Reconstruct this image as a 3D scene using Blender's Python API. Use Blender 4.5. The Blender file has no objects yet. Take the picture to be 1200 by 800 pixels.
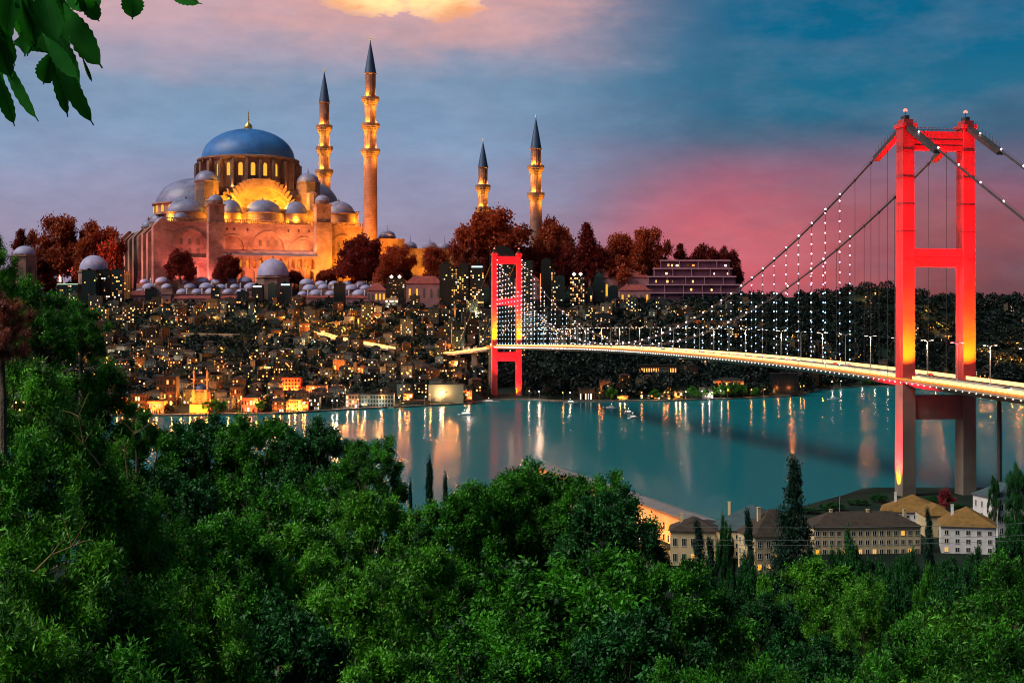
import bpy, math, random
import numpy as np
from mathutils import Vector, Matrix, noise
from mathutils.geometry import tessellate_polygon

R = math.radians
random.seed(7)
scn = bpy.context.scene
col = scn.collection
FX, HC, HY = 1780.0, 70.0, 395.0          # focal length (photo pixels), camera height, horizon row


def P(px, py, Y):
    """a point of the place from where the photograph shows it and its distance"""
    return Vector(((px - 600) * Y / FX, Y, HC - (py - HY) * Y / FX))


def lin(r, g, b):
    f = lambda c: (c / 255 / 12.92) if c <= 10 else ((c / 255 + .055) / 1.055) ** 2.4
    return (f(r), f(g), f(b))


# ------------------------------------------------------------------ camera
cam_d = bpy.data.cameras.new('camera')
cam = bpy.data.objects.new('camera', cam_d)
col.objects.link(cam)
cam.location = (0, 0, HC)
cam.rotation_euler = (R(90), 0, 0)
cam_d.sensor_width = 36
cam_d.lens = 36 * FX / 1200
cam_d.shift_y = -5 / 1200
cam_d.clip_start = .2
cam_d.clip_end = 60000
scn.camera = cam

scn.view_settings.view_transform = 'Standard'
scn.view_settings.look = 'None'
scn.view_settings.exposure = 0
scn.view_settings.gamma = 1
scn.view_settings.use_curve_mapping = False
scn.render.engine = 'CYCLES'
cy = scn.cycles
cy.use_denoising = True
cy.max_bounces = 5
cy.diffuse_bounces = 2
cy.glossy_bounces = 2
cy.transmission_bounces = 3
cy.sample_clamp_indirect = 3
cy.use_light_tree = True
cy.filter_width = 1.05
cy.denoising_prefilter = 'ACCURATE'

# ------------------------------------------------------------------ sky
SUN_EL, SUN_AZ = 46, 248            # azimuth clockwise from north (+Y): behind the camera, a little left
world = bpy.data.worlds.new("World")
scn.world = world
world.use_nodes = True
nt = world.node_tree
nt.nodes.clear()


def nd(tree, t, **kw):
    n = tree.nodes.new(t)
    for k, v in kw.items():
        if k.startswith('i_'):
            key = k[2:]
            n.inputs[int(key) if key.isdigit() else key].default_value = v
        else:
            setattr(n, k, v)
    return n


def math_n(tree, op, a, b=None, c=None, clamp=False):
    n = tree.nodes.new('ShaderNodeMath')
    n.operation = op
    n.use_clamp = clamp
    for i, x in enumerate((a, b, c)):
        if x is None:
            continue
        if isinstance(x, (int, float)):
            n.inputs[i].default_value = x
        else:
            tree.links.new(x, n.inputs[i])
    return n.outputs[0]


def ramp(tree, fac, stops, interp='LINEAR'):
    n = tree.nodes.new('ShaderNodeValToRGB')
    n.color_ramp.interpolation = interp
    e = n.color_ramp.elements
    while len(e) < len(stops):
        e.new(.5)
    for i, (p, c) in enumerate(stops):
        e[i].position = p
    for i, (p, c) in enumerate(stops):
        e[i].color = (*c, 1)
    tree.links.new(fac, n.inputs[0])
    return n.outputs[0]


def mixc(tree, fac, a, b, blend='MIX'):
    n = tree.nodes.new('ShaderNodeMix')
    n.data_type = 'RGBA'
    n.blend_type = blend
    for s, x in ((n.inputs[0], fac), (n.inputs[6], a), (n.inputs[7], b)):
        if isinstance(x, (int, float)):
            s.default_value = x
        elif isinstance(x, tuple):
            s.default_value = (*x, 1)
        else:
            tree.links.new(x, s)
    return n.outputs[2]


tc = nd(nt, 'ShaderNodeTexCoord')
sep = nd(nt, 'ShaderNodeSeparateXYZ')
nt.links.new(tc.outputs['Generated'], sep.inputs[0])
dx, dy, dz = sep.outputs
el = math_n(nt, 'ARCSINE', dz)
az = math_n(nt, 'ARCTAN2', dx, dy)              # 0 straight ahead, + to the right
comb = nd(nt, 'ShaderNodeCombineXYZ')
nt.links.new(az, comb.inputs[0])
nt.links.new(math_n(nt, 'MULTIPLY', el, 2.6), comb.inputs[1])


def noise_w(scale, detail, rough=.55, off=0.):
    n = nd(nt, 'ShaderNodeTexNoise')
    n.inputs['Scale'].default_value = scale
    n.inputs['Detail'].default_value = detail
    n.inputs['Roughness'].default_value = rough
    m = nd(nt, 'ShaderNodeMapping')
    m.inputs['Location'].default_value = (off, off * .7, off * .3)
    nt.links.new(comb.outputs[0], m.inputs[0])
    nt.links.new(m.outputs[0], n.inputs['Vector'])
    return n.outputs['Fac']


n1 = noise_w(6, 5)
n2 = noise_w(14, 6, .6, 3.3)
n3 = noise_w(34, 7, .65, 8.1)
wob = math_n(nt, 'MULTIPLY', math_n(nt, 'SUBTRACT', n1, .5), .075)
elw = math_n(nt, 'ADD', el, wob)
k = 1 / .5
right = ramp(nt, math_n(nt, 'MULTIPLY', elw, k, clamp=True), [
    (0, lin(72, 44, 50)), (.03 * k, lin(92, 55, 60)), (.07 * k, lin(128, 74, 84)), (.1 * k, lin(122, 88, 112)),
    (.13 * k, lin(62, 92, 118)), (.155 * k, lin(26, 100, 130)), (.2 * k, lin(2, 96, 132)), (.27 * k, lin(0, 84, 116)), (1, lin(0, 62, 88))])
left = ramp(nt, math_n(nt, 'MULTIPLY', elw, k, clamp=True), [
    (0, lin(146, 116, 132)), (.04 * k, lin(148, 128, 150)), (.09 * k, lin(144, 142, 170)), (.13 * k, lin(124, 150, 182)),
    (.165 * k, lin(118, 144, 172)), (.205 * k, lin(188, 156, 166)), (.25 * k, lin(196, 158, 160)), (.36 * k, lin(90, 110, 135)), (1, lin(0, 74, 96))])
azw = math_n(nt, 'ADD', az, math_n(nt, 'MULTIPLY', math_n(nt, 'SUBTRACT', n2, .5), .12))
mr = nd(nt, 'ShaderNodeMapRange', interpolation_type='SMOOTHSTEP')
nt.links.new(azw, mr.inputs[0])
# the teal upper sky begins a little further to the right than the pink lower sky
mr.inputs[1].default_value = -.04
mr.inputs[2].default_value = .15
sky = mixc(nt, mr.outputs[0], left, right)


def blob(a0, e0, ra, re, noise_amt=0., p=2.):
    a = math_n(nt, 'DIVIDE', math_n(nt, 'SUBTRACT', az, a0), ra)
    e = math_n(nt, 'DIVIDE', math_n(nt, 'SUBTRACT', el, e0), re)
    d = math_n(nt, 'ADD', math_n(nt, 'MULTIPLY', a, a), math_n(nt, 'MULTIPLY', e, e))
    if noise_amt:
        d = math_n(nt, 'ADD', d, math_n(nt, 'MULTIPLY', math_n(nt, 'SUBTRACT', n2, .5), noise_amt))
    return math_n(nt, 'POWER', math_n(nt, 'SUBTRACT', 1., d, clamp=True), p)


sky = mixc(nt, math_n(nt, 'MULTIPLY', blob(.15, .05, .125, .08, .35, 1.7), .7), sky, lin(226, 98, 112))
sky = mixc(nt, math_n(nt, 'MULTIPLY', blob(.25, .06, .12, .07, .4, 1.4), .45), sky, lin(172, 88, 88))
# wisps of cloud
wisp = ramp(nt, n2, [(.42, (0, 0, 0)), (.68, (1, 1, 1))])
sky = mixc(nt, math_n(nt, 'MULTIPLY', wisp, .09), sky, lin(190, 175, 190))
dark = ramp(nt, n1, [(.3, (1, 1, 1)), (.55, (0, 0, 0))])
sky = mixc(nt, math_n(nt, 'MULTIPLY', dark, .25), sky, lin(70, 95, 125))
# sunlit break in the cloud
sky = mixc(nt, math_n(nt, 'MULTIPLY', blob(-.07, .226, .15, .05, 2.4, 1.3), .7), sky, lin(216, 160, 150))
brk = blob(-.07, .227, .06, .022, 3.4, .6)
brk2 = math_n(nt, 'MULTIPLY', brk, ramp(nt, n2, [(.4, (0, 0, 0)), (.56, (1, 1, 1))]))
sky = mixc(nt, brk, sky, lin(250, 168, 96))
sky = mixc(nt, brk2, sky, (1.5, 1.0, .42))
fine = ramp(nt, n3, [(.35, (1.06, 1.07, 1.09)), (.65, (1.25, 1.23, 1.22))])
sky = mixc(nt, .8, sky, fine, 'MULTIPLY')
below = math_n(nt, 'LESS_THAN', dz, -.004)
sky = mixc(nt, below, sky, (.01, .014, .018))
bg = nd(nt, 'ShaderNodeBackground')
nt.links.new(sky, bg.inputs[0])
bg.inputs[1].default_value = 1.0
st = nd(nt, 'ShaderNodeTexSky', sky_type='NISHITA', sun_disc=False)
st.sun_elevation = R(SUN_EL)
st.sun_rotation = R(SUN_AZ)
bg2 = nd(nt, 'ShaderNodeBackground')
nt.links.new(st.outputs[0], bg2.inputs[0])
bg2.inputs[1].default_value = .0012
ad = nd(nt, 'ShaderNodeAddShader')
wo = nd(nt, 'ShaderNodeOutputWorld')
nt.links.new(bg.outputs[0], ad.inputs[0])
nt.links.new(bg2.outputs[0], ad.inputs[1])
nt.links.new(ad.outputs[0], wo.inputs[0])

# ------------------------------------------------------------------ sun
sd = bpy.data.lights.new('sun', 'SUN')
sd.energy = 4.3
sd.angle = R(32)
sd.color = (1, .93, .8)
so = bpy.data.objects.new('sun', sd)
col.objects.link(so)
sdir = Vector((math.sin(R(SUN_AZ)) * math.cos(R(SUN_EL)), math.cos(R(SUN_AZ)) * math.cos(R(SUN_EL)), math.sin(R(SUN_EL))))
so.rotation_euler = sdir.to_track_quat('Z', 'Y').to_euler()
so.location = (0, 0, 500)


# ------------------------------------------------------------------ materials
MATS = {}


def M(name, c, rough=.75, var=.25, scale=.3, metal=0., spec=.3, bump=0., bscale=None, c2=None, brick=None):
    if name in MATS:
        return MATS[name]
    m = bpy.data.materials.new(name)
    MATS[name] = m
    m.use_nodes = True
    t = m.node_tree
    b = t.nodes['Principled BSDF']
    co = nd(t, 'ShaderNodeTexCoord')
    ns = nd(t, 'ShaderNodeTexNoise')
    ns.inputs['Scale'].default_value = scale
    ns.inputs['Detail'].default_value = 5
    ns.inputs['Roughness'].default_value = .62
    t.links.new(co.outputs['Object'], ns.inputs['Vector'])
    lo = c2 if c2 else tuple(x * (1 - var) for x in c)
    hi = c if c2 else tuple(min(1, x * (1 + var)) for x in c)
    out = ramp(t, ns.outputs['Fac'], [(.34, lo), (.66, hi)])
    if brick:
        bw, bh = brick
        mp = nd(t, 'ShaderNodeVectorMath', operation='MULTIPLY')
        sp = nd(t, 'ShaderNodeSeparateXYZ')
        t.links.new(co.outputs['Object'], sp.inputs[0])
        cb = nd(t, 'ShaderNodeCombineXYZ')
        t.links.new(math_n(t, 'ADD', sp.outputs[0], sp.outputs[1]), cb.inputs[0])
        t.links.new(sp.outputs[2], cb.inputs[1])
        br = nd(t, 'ShaderNodeTexBrick')
        t.links.new(cb.outputs[0], br.inputs['Vector'])
        br.inputs['Color1'].default_value = (1, 1, 1, 1)
        br.inputs['Color2'].default_value = (.74, .74, .74, 1)
        br.inputs['Mortar'].default_value = (.5, .5, .5, 1)
        br.inputs['Scale'].default_value = 1
        br.inputs['Mortar Size'].default_value = bh * .06
        br.inputs['Brick Width'].default_value = bw
        br.inputs['Row Height'].default_value = bh
        out = mixc(t, 1., out, br.outputs['Color'], 'MULTIPLY')
    t.links.new(out, b.inputs['Base Color'])
    b.inputs['Roughness'].default_value = rough
    b.inputs['Metallic'].default_value = metal
    b.inputs['Specular IOR Level'].default_value = spec
    if bump:
        n3 = nd(t, 'ShaderNodeTexNoise')
        n3.inputs['Scale'].default_value = bscale or scale * 4
        n3.inputs['Detail'].default_value = 4
        t.links.new(co.outputs['Object'], n3.inputs['Vector'])
        bp = nd(t, 'ShaderNodeBump')
        bp.inputs['Distance'].default_value = bump
        t.links.new(n3.outputs['Fac'], bp.inputs['Height'])
        t.links.new(bp.outputs[0], b.inputs['Normal'])
    return m


def E(name, c, s, island=None):
    """a lamp, a lit window, a light strip"""
    if name in MATS:
        return MATS[name]
    m = bpy.data.materials.new(name)
    MATS[name] = m
    m.use_nodes = True
    t = m.node_tree
    t.nodes.clear()
    e = nd(t, 'ShaderNodeEmission')
    o = nd(t, 'ShaderNodeOutputMaterial')
    t.links.new(e.outputs[0], o.inputs[0])
    if island:
        g = nd(t, 'ShaderNodeNewGeometry')
        oi = nd(t, 'ShaderNodeObjectInfo')
        r = math_n(t, 'FRACT', math_n(t, 'ADD', g.outputs['Random Per Island'], oi.outputs['Random']))
        c0 = ramp(t, r, island)
        t.links.new(c0, e.inputs[0])
        r2 = math_n(t, 'FRACT', math_n(t, 'MULTIPLY', r, 37.7))
        t.links.new(math_n(t, 'MULTIPLY', math_n(t, 'POWER', r2, 2.2), s), e.inputs[1])
    else:
        e.inputs[0].default_value = (*c, 1)
        e.inputs[1].default_value = s
    return m


def leaf_mat(name, ca, cb, trans=.35, rough=.5, scale=.25, spec=.25):
    if name in MATS:
        return MATS[name]
    m = bpy.data.materials.new(name)
    MATS[name] = m
    m.use_nodes = True
    t = m.node_tree
    t.nodes.clear()
    g = nd(t, 'ShaderNodeNewGeometry')
    co = nd(t, 'ShaderNodeTexCoord')
    ns = nd(t, 'ShaderNodeTexNoise')
    ns.inputs['Scale'].default_value = scale
    ns.inputs['Detail'].default_value = 4
    t.links.new(co.outputs['Object'], ns.inputs['Vector'])
    r = math_n(t, 'ADD', math_n(t, 'MULTIPLY', g.outputs['Random Per Island'], .5), math_n(t, 'MULTIPLY', math_n(t, 'SUBTRACT', ns.outputs['Fac'], .36), 1.9), clamp=True)
    c = ramp(t, r, [(0.2, ca), (.78, cb)])  # highlights and dark gaps of the clumps are put into the leaf colour
    d = nd(t, 'ShaderNodeBsdfPrincipled')
    d.inputs['Roughness'].default_value = rough
    d.inputs['Specular IOR Level'].default_value = spec
    t.links.new(c, d.inputs['Base Color'])
    tr = nd(t, 'ShaderNodeBsdfTranslucent')
    t.links.new(mixc(t, 1., c, (1.3, 1.25, .5), 'MULTIPLY'), tr.inputs[0])
    mx = nd(t, 'ShaderNodeMixShader')
    mx.inputs[0].default_value = trans
    o = nd(t, 'ShaderNodeOutputMaterial')
    t.links.new(d.outputs[0], mx.inputs[1])
    t.links.new(tr.outputs[0], mx.inputs[2])
    t.links.new(mx.outputs[0], o.inputs[0])
    return m


# ------------------------------------------------------------------ mesh helper
class MB:
    def __init__(s, sc=1.):
        s.v, s.f, s.m, s.sc = [], [], [], sc

    def add(s, vs, fs, m=0):
        o = len(s.v)
        s.v += [tuple(v) for v in vs]
        s.f += [tuple(o + i for i in f) for f in fs]
        s.m += [m] * len(fs)

    def box(s, x0, x1, y0, y1, z0, z1, m=0, mtop=None):
        vs = [(x0, y0, z0), (x1, y0, z0), (x1, y1, z0), (x0, y1, z0), (x0, y0, z1), (x1, y0, z1), (x1, y1, z1), (x0, y1, z1)]
        s.add(vs, [(0, 3, 2, 1), (0, 1, 5, 4), (1, 2, 6, 5), (2, 3, 7, 6), (3, 0, 4, 7)], m)
        s.f.append(tuple(len(s.v) - 8 + i for i in (4, 5, 6, 7)))
        s.m.append(m if mtop is None else mtop)

    def obox(s, c, ax, ay, hx, hy, z0, z1, m=0):
        """box with horizontal axes ax, ay"""
        c, ax, ay = Vector(c), Vector(ax), Vector(ay)
        vs = []
        for z in (z0, z1):
            for a, b in ((-1, -1), (1, -1), (1, 1), (-1, 1)):
                p = c + ax * a * hx + ay * b * hy
                vs.append((p.x, p.y, z))
        s.add(vs, [(0, 3, 2, 1), (0, 1, 5, 4), (1, 2, 6, 5), (2, 3, 7, 6), (3, 0, 4, 7), (4, 5, 6, 7)], m)

    def quad(s, a, b, c, d, m=0):
        s.add([a, b, c, d], [(0, 1, 2, 3)], m)

    def hip(s, x0, x1, y0, y1, z0, h, over=.4, m=0, ridge=.5):
        x0 -= over; x1 += over; y0 -= over; y1 += over
        w, d = x1 - x0, y1 - y0
        if w >= d:
            i = d * ridge
            r0, r1 = (x0 + i, (y0 + y1) / 2, z0 + h), (x1 - i, (y0 + y1) / 2, z0 + h)
        else:
            i = w * ridge
            r0, r1 = ((x0 + x1) / 2, y0 + i, z0 + h), ((x0 + x1) / 2, y1 - i, z0 + h)
        vs = [(x0, y0, z0), (x1, y0, z0), (x1, y1, z0), (x0, y1, z0), r0, r1]
        if w >= d:
            fs = [(0, 1, 5, 4), (1, 2, 5), (2, 3, 4, 5), (3, 0, 4), (0, 3, 2, 1)]
        else:
            fs = [(0, 1, 4), (1, 2, 5, 4), (2, 3, 5), (3, 0, 4, 5), (0, 3, 2, 1)]
        s.add(vs, fs, m)

    def tube(s, pts, rad, n=6, m=0, cap=True):
        pts = [Vector(p) for p in pts]
        if not hasattr(rad, '__len__'):
            rad = [rad] * len(pts)
        vs, fs = [], []
        for i, p in enumerate(pts):
            d = (pts[min(i + 1, len(pts) - 1)] - pts[max(i - 1, 0)])
            d = d.normalized() if d.length > 1e-9 else Vector((0, 0, 1))
            up = Vector((0, 0, 1)) if abs(d.z) < .9 else Vector((1, 0, 0))
            a = d.cross(up).normalized()
            b = a.cross(d)
            for j in range(n):
                t = 2 * math.pi * j / n
                vs.append(p + (a * math.cos(t) + b * math.sin(t)) * rad[i])
        for i in range(len(pts) - 1):
            for j in range(n):
                k2 = (j + 1) % n
                fs.append((i * n + j, i * n + k2, (i + 1) * n + k2, (i + 1) * n + j))
        if cap:
            fs.append(tuple(range(n - 1, -1, -1)))
            fs.append(tuple((len(pts) - 1) * n + j for j in range(n)))
        s.add(vs, fs, m)

    def lathe(s, prof, cx=0, cy=0, n=24, m=0, a0=0., a1=360., rib=0.):
        full = abs(a1 - a0) >= 359.9
        cnt = n if full else n + 1
        vs, fs = [], []
        for (r, z) in prof:
            for j in range(cnt):
                t = R(a0 + (a1 - a0) * j / n)
                rr = r * (1 - rib * (j % 2))
                vs.append((cx + rr * math.cos(t), cy + rr * math.sin(t), z))
        for i in range(len(prof) - 1):
            for j in range(n):
                k2 = (j + 1) % cnt
                fs.append((i * cnt + j, i * cnt + k2, (i + 1) * cnt + k2, (i + 1) * cnt + j))
        s.add(vs, fs, m)

    def dome(s, cx, cy, z, r, h, n=32, rings=9, m=0, rib=0., a0=0., a1=360.):
        s.lathe([(max(r * math.cos(t), 1e-3), z + h * math.sin(t)) for t in [math.pi / 2 * i / rings for i in range(rings + 1)]], cx, cy, n, m, a0, a1, rib)

    def prism(s, poly, z0, z1, m=0, mtop=None):
        n = len(poly)
        vs = [(x, y, z0) for x, y in poly] + [(x, y, z1) for x, y in poly]
        fs = [(i, (i + 1) % n, n + (i + 1) % n, n + i) for i in range(n)]
        s.add(vs, fs, m)
        s.add([(x, y, z1) for x, y in poly], [tuple(range(n))], m if mtop is None else mtop)

    def holed(s, outer, holes, f, depth, nrm, m=0, mr=None):
        """a face with openings; f maps (a,b) to a point, nrm points outward; reveals go inward by depth"""
        loops = [outer] + holes
        pts = [p for l in loops for p in l]
        tris = tessellate_polygon([[Vector((a, b, 0)) for a, b in l] for l in loops])
        nrm = Vector(nrm)
        V = [f(a, b) for a, b in pts]
        fs = []
        for t in tris:
            a, b, c = (Vector(V[i]) for i in t)
            fs.append(tuple(t) if (b - a).cross(c - a).dot(nrm) > 0 else tuple(reversed(t)))
        s.add(V, fs, m)
        for l in holes:
            n = len(l)
            A = [Vector(f(a, b)) for a, b in l]
            B = [p - nrm * depth for p in A]
            s.add(A + B, [(i, (i + 1) % n, n + (i + 1) % n, n + i) for i in range(n)], m if mr is None else mr)

    def build(s, name, mats, parent=None, smooth=None, loc=None):
        me = bpy.data.meshes.new(name)
        v = s.v if s.sc == 1. else [(x * s.sc, y * s.sc, z * s.sc) for x, y, z in s.v]
        me.from_pydata(v, [], s.f)
        if not isinstance(mats, (list, tuple)):
            mats = [mats]
        for x in mats:
            me.materials.append(x)
        me.polygons.foreach_set('material_index', s.m)
        if smooth:
            me.shade_smooth()
            me.set_sharp_from_angle(angle=R(smooth))
        me.update()
        o = bpy.data.objects.new(name, me)
        col.objects.link(o)
        o.parent = parent
        if loc is not None:
            o.location = loc
        return o


def arch(cx, z0, w, h, n=10):
    """pointed-round arch outline, width w, springing so that the top is at z0+h"""
    r = w / 2
    sp = max(0, h - r * 1.08)
    p = [(cx - r, z0), (cx + r, z0)]
    for i in range(n + 1):
        t = math.pi * i / n
        p.append((cx + r * math.cos(t), z0 + sp + (h - sp) * math.sin(t)))
    return p


def tag(o, label=None, cat=None, group=None, kind=None):
    if label: o['label'] = label
    if cat: o['category'] = cat
    if group: o['group'] = group
    if kind: o['kind'] = kind
    return o


def empty(name, loc, label=None, cat=None, group=None, rz=0.):
    o = bpy.data.objects.new(name, None)
    o.empty_display_size = 1
    col.objects.link(o)
    o.location = loc
    o.rotation_euler = (0, 0, rz)
    return tag(o, label, cat, group)


def copy_tree(o, parent=None):
    c = o.copy()
    col.objects.link(c)
    c.parent = parent
    for ch in list(o.children):
        copy_tree(ch, c)
    return c


def lamp(kind, loc, power, c, parent=None, size=1., aim=None, cone=None, blend=.6):
    d = bpy.data.lights.new('lamp', kind)
    d.energy = power
    d.color = c
    if kind in ('POINT', 'SPOT'):
        d.shadow_soft_size = size
    if kind == 'SPOT':
        d.spot_size = R(cone or 60)
        d.spot_blend = blend
    o = bpy.data.objects.new('floodlight_beam' if kind == 'SPOT' else 'lamp_glow', d)
    col.objects.link(o)
    o.parent = parent
    o.location = loc
    if aim is not None:
        o.rotation_euler = (Vector(loc) - Vector(aim)).to_track_quat('Z', 'Y').to_euler()
    return o


# ------------------------------------------------------------------ terrain
def ss(a, b, x):
    t = min(1, max(0, (x - a) / (b - a)))
    return t * t * (3 - 2 * t)


def interp(x, tab):
    if x <= tab[0][0]: return tab[0][1]
    for (a, b), (c, d) in zip(tab, tab[1:]):
        if x <= c:
            return b + (d - b) * (x - a) / (c - a)
    return tab[-1][1]


SHORE_FAR = [(-600, 1300), (0, 1330), (190, 1345), (330, 1380), (400, 1450), (480, 1520), (555, 1590), (575, 1688), (625, 1695), (650, 1650), (700, 1640), (790, 1660), (860, 1720),
             (930, 1790), (960, 2000), (1010, 2150), (1200, 2200), (1900, 2300)]
SHORE_NEAR = [(-600, 470), (560, 470), (640, 480), (720, 500), (800, 530), (880, 570), (960, 640), (1010, 690), (1120, 700), (1200, 690), (1900, 700)]
CREST = [(-600, 356), (60, 356), (400, 357), (560, 362), (700, 358), (800, 354), (860, 351), (900, 349), (960, 347), (1000, 341), (1030, 335), (1060, 341), (1100, 350), (1200, 352), (1900, 356)]


def terrain(X, Y):
    if Y < 60:
        px = 600
    else:
        px = 600 + FX * X / Y
    nz = noise.noise(Vector((X * .008, Y * .008, 1.3)))
    if Y < 900:
        sn = interp(px, SHORE_NEAR)
        z = 66.5 - .262 * max(Y, -40)
        z = max(z, 1.6) + nz * 1.5 * ss(20, 100, Y) * ss(380, 200, Y)
        if Y > sn:
            z = z + (-6 - z) * ss(sn, sn + 14, Y)
        return z
    sf = interp(px, SHORE_FAR)
    if Y < sf - 12:
        return -6
    if Y < sf:
        return -6 + 7.6 * ss(sf - 12, sf, Y)
    zc = HC + (HY - interp(px, CREST)) * 2600 / FX
    t = (Y - sf) / (2600 - sf)
    if t <= 1:
        z = 1.6 + (zc - 1.6) * (t ** 1.08)
        z += nz * 9 * ss(0, .2, t) * ss(1.02, .8, t)
        return z
    plat = HC + (HY - 339) * 3000 / FX
    wgt = ss(905, 860, px)
    z = zc + (plat - zc) * ss(2640, 2960, Y) * wgt
    if wgt < 1:
        z -= (1 - wgt) * 60 * ss(2700, 3600, Y)
    z -= 150 * ss(3500, 5200, Y)
    return max(z, 3)


def make_ground():
    ys = list(np.arange(-60, 260, 10.)) + list(np.arange(260, 900, 12.)) + list(np.arange(900, 1300, 50.)) + list(np.arange(1300, 2760, 12.)) + \
        list(np.arange(2760, 3600, 60.)) + list(np.arange(3600, 6000, 400.)) + [8000., 14000., 25000., 45000.]
    A = np.linspace(-.62, .62, 190)
    verts, faces = [], []
    for y in ys:
        for a in A:
            X = a * (y + 160)
            verts.append((X, y, terrain(X, y)))
    n = len(A)
    for i in range(len(ys) - 1):
        for j in range(n - 1):
            faces.append((i * n + j, i * n + j + 1, (i + 1) * n + j + 1, (i + 1) * n + j))
    mb = MB()
    mb.add(verts, faces)
    g = mb.build('ground', M('hill_soil', (.008, .016, .012), .95, .5, .02, spec=.05), smooth=80)
    tag(g, 'dark wooded slopes around the strait', kind='structure')


make_ground()

# water
wm = bpy.data.materials.new('strait_water')
wm.use_nodes = True
t = wm.node_tree
t.nodes.clear()
co = nd(t, 'ShaderNodeTexCoord')
wdif = nd(t, 'ShaderNodeBsdfDiffuse')
wdif.inputs['Color'].default_value = (.0, .088, .108, 1)
wglo = nd(t, 'ShaderNodeBsdfGlossy')
wglo.inputs['Roughness'].default_value = .17
fres = nd(t, 'ShaderNodeFresnel')
fres.inputs['IOR'].default_value = 1.33
mp = nd(t, 'ShaderNodeMapping')
mp.inputs['Scale'].default_value = (.35, 1, 1)
t.links.new(co.outputs['Object'], mp.inputs[0])
na = nd(t, 'ShaderNodeTexNoise')
na.inputs['Scale'].default_value = .11
na.inputs['Detail'].default_value = 6
na.inputs['Roughness'].default_value = .6
t.links.new(mp.outputs[0], na.inputs['Vector'])
nb = nd(t, 'ShaderNodeTexNoise')
nb.inputs['Scale'].default_value = .012
nb.inputs['Detail'].default_value = 3
t.links.new(mp.outputs[0], nb.inputs['Vector'])
bp = nd(t, 'ShaderNodeBump')
bp.inputs['Strength'].default_value = 1
amp = math_n(t, 'MULTIPLY_ADD', nb.outputs['Fac'], .17, .03)
t.links.new(amp, bp.inputs['Distance'])
t.links.new(na.outputs['Fac'], bp.inputs['Height'])
for q_ in (wdif, wglo, fres):
    t.links.new(bp.outputs[0], q_.inputs['Normal'])
wmx = nd(t, 'ShaderNodeMixShader')
t.links.new(math_n(t, 'MULTIPLY', fres.outputs[0], .27), wmx.inputs[0])
t.links.new(wdif.outputs[0], wmx.inputs[1])
t.links.new(wglo.outputs[0], wmx.inputs[2])
wout = nd(t, 'ShaderNodeOutputMaterial')
t.links.new(wmx.outputs[0], wout.inputs[0])
mb = MB()
mb.quad((-2600, 380, 0), (2600, 380, 0), (2600, 3000, 0), (-2600, 3000, 0))
tag(mb.build('water', wm), 'teal rippled water of the strait', kind='structure')

# ------------------------------------------------------------------ shared materials
RED = M('red_floodlit_steel', (.42, .034, .036), .5, .3, .09, spec=.4)  # grey steel; the red of the floodlights is put into its colour
CONC = M('grey_steel_pier', (.15, .13, .105), .7, .2, .08)
DARKM = M('dark_steel', (.035, .033, .035), .6, .2, .5)
ASPH = M('asphalt', (.05, .05, .05), .85, .2, .4)
GIRD = M('girder_paint', (.34, .24, .18), .6, .2, .1)
POLE = M('pale_pole_paint', (.27, .27, .27), .5, .1, 1)
WHITE_L = E('white_lamp', (1, .88, .76), 8)
BLUE_L = E('blue_white_lamp', (.38, .64, 1), 9)
PINK_L = E('pink_white_lamp', (1, .66, .76), 16)
TRAIL = E('traffic_trail_glow', (1, .5, .17), 2.9)  # added glow standing for the vehicles' light trails, not a parapet lamp
ORANGE_L = E('orange_lamp', (1, .36, .06), 9)
REDBEA = E('red_beacon_lamp', (1, .16, .12), 3)
WARMSTOPS = [(0, (1, .3, .05)), (.5, (1, .46, .12)), (.8, (1, .66, .28)), (.96, (1, .88, .7)), (1, (.7, 1, .85))]
WIN = E('lit_window', (1, 1, 1), 6.5, WARMSTOPS)
WINW = E('lit_window_pale', (1, 1, 1), 4.0, [(0, (1, .7, .35)), (.4, (1, .85, .6)), (1, (.85, 1, .95))])
WIND = M('dark_window_glass', (.008, .013, .015), .25, .2, .3, spec=.3)
YEL = E('yellow_lit_window', (1, .46, .05), 1.15)

# ------------------------------------------------------------------ bridge
DECK = [(420, 42.5), (586, 48.9), (634, 50.6), (691, 52.5), (748, 54.5), (869, 57.3), (1036, 59.7), (1189, 60.9), (1283, 61.0), (1450, 60.6), (1684, 59.8), (1760, 59.4)]
AXIS = Vector((-.1768, .9842, 0))
PERP = Vector((.9842, .1768, 0))


def ctr(Y):
    return Vector((302.7 - .1798 * Y, Y, 0))


def deck_z(Y):
    # smooth
    return sum(interp(Y + d, DECK) for d in (-60, -30, 0, 30, 60)) / 5 if Y < 1690 else interp(Y, DECK)


bridge = empty('suspension_bridge', (ctr(660).x, 660, 0), 'long suspension bridge with red floodlit portal towers crossing the strait', 'bridge')
B0 = Vector(bridge.location)


def rel(p):
    return Vector(p) - B0


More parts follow.
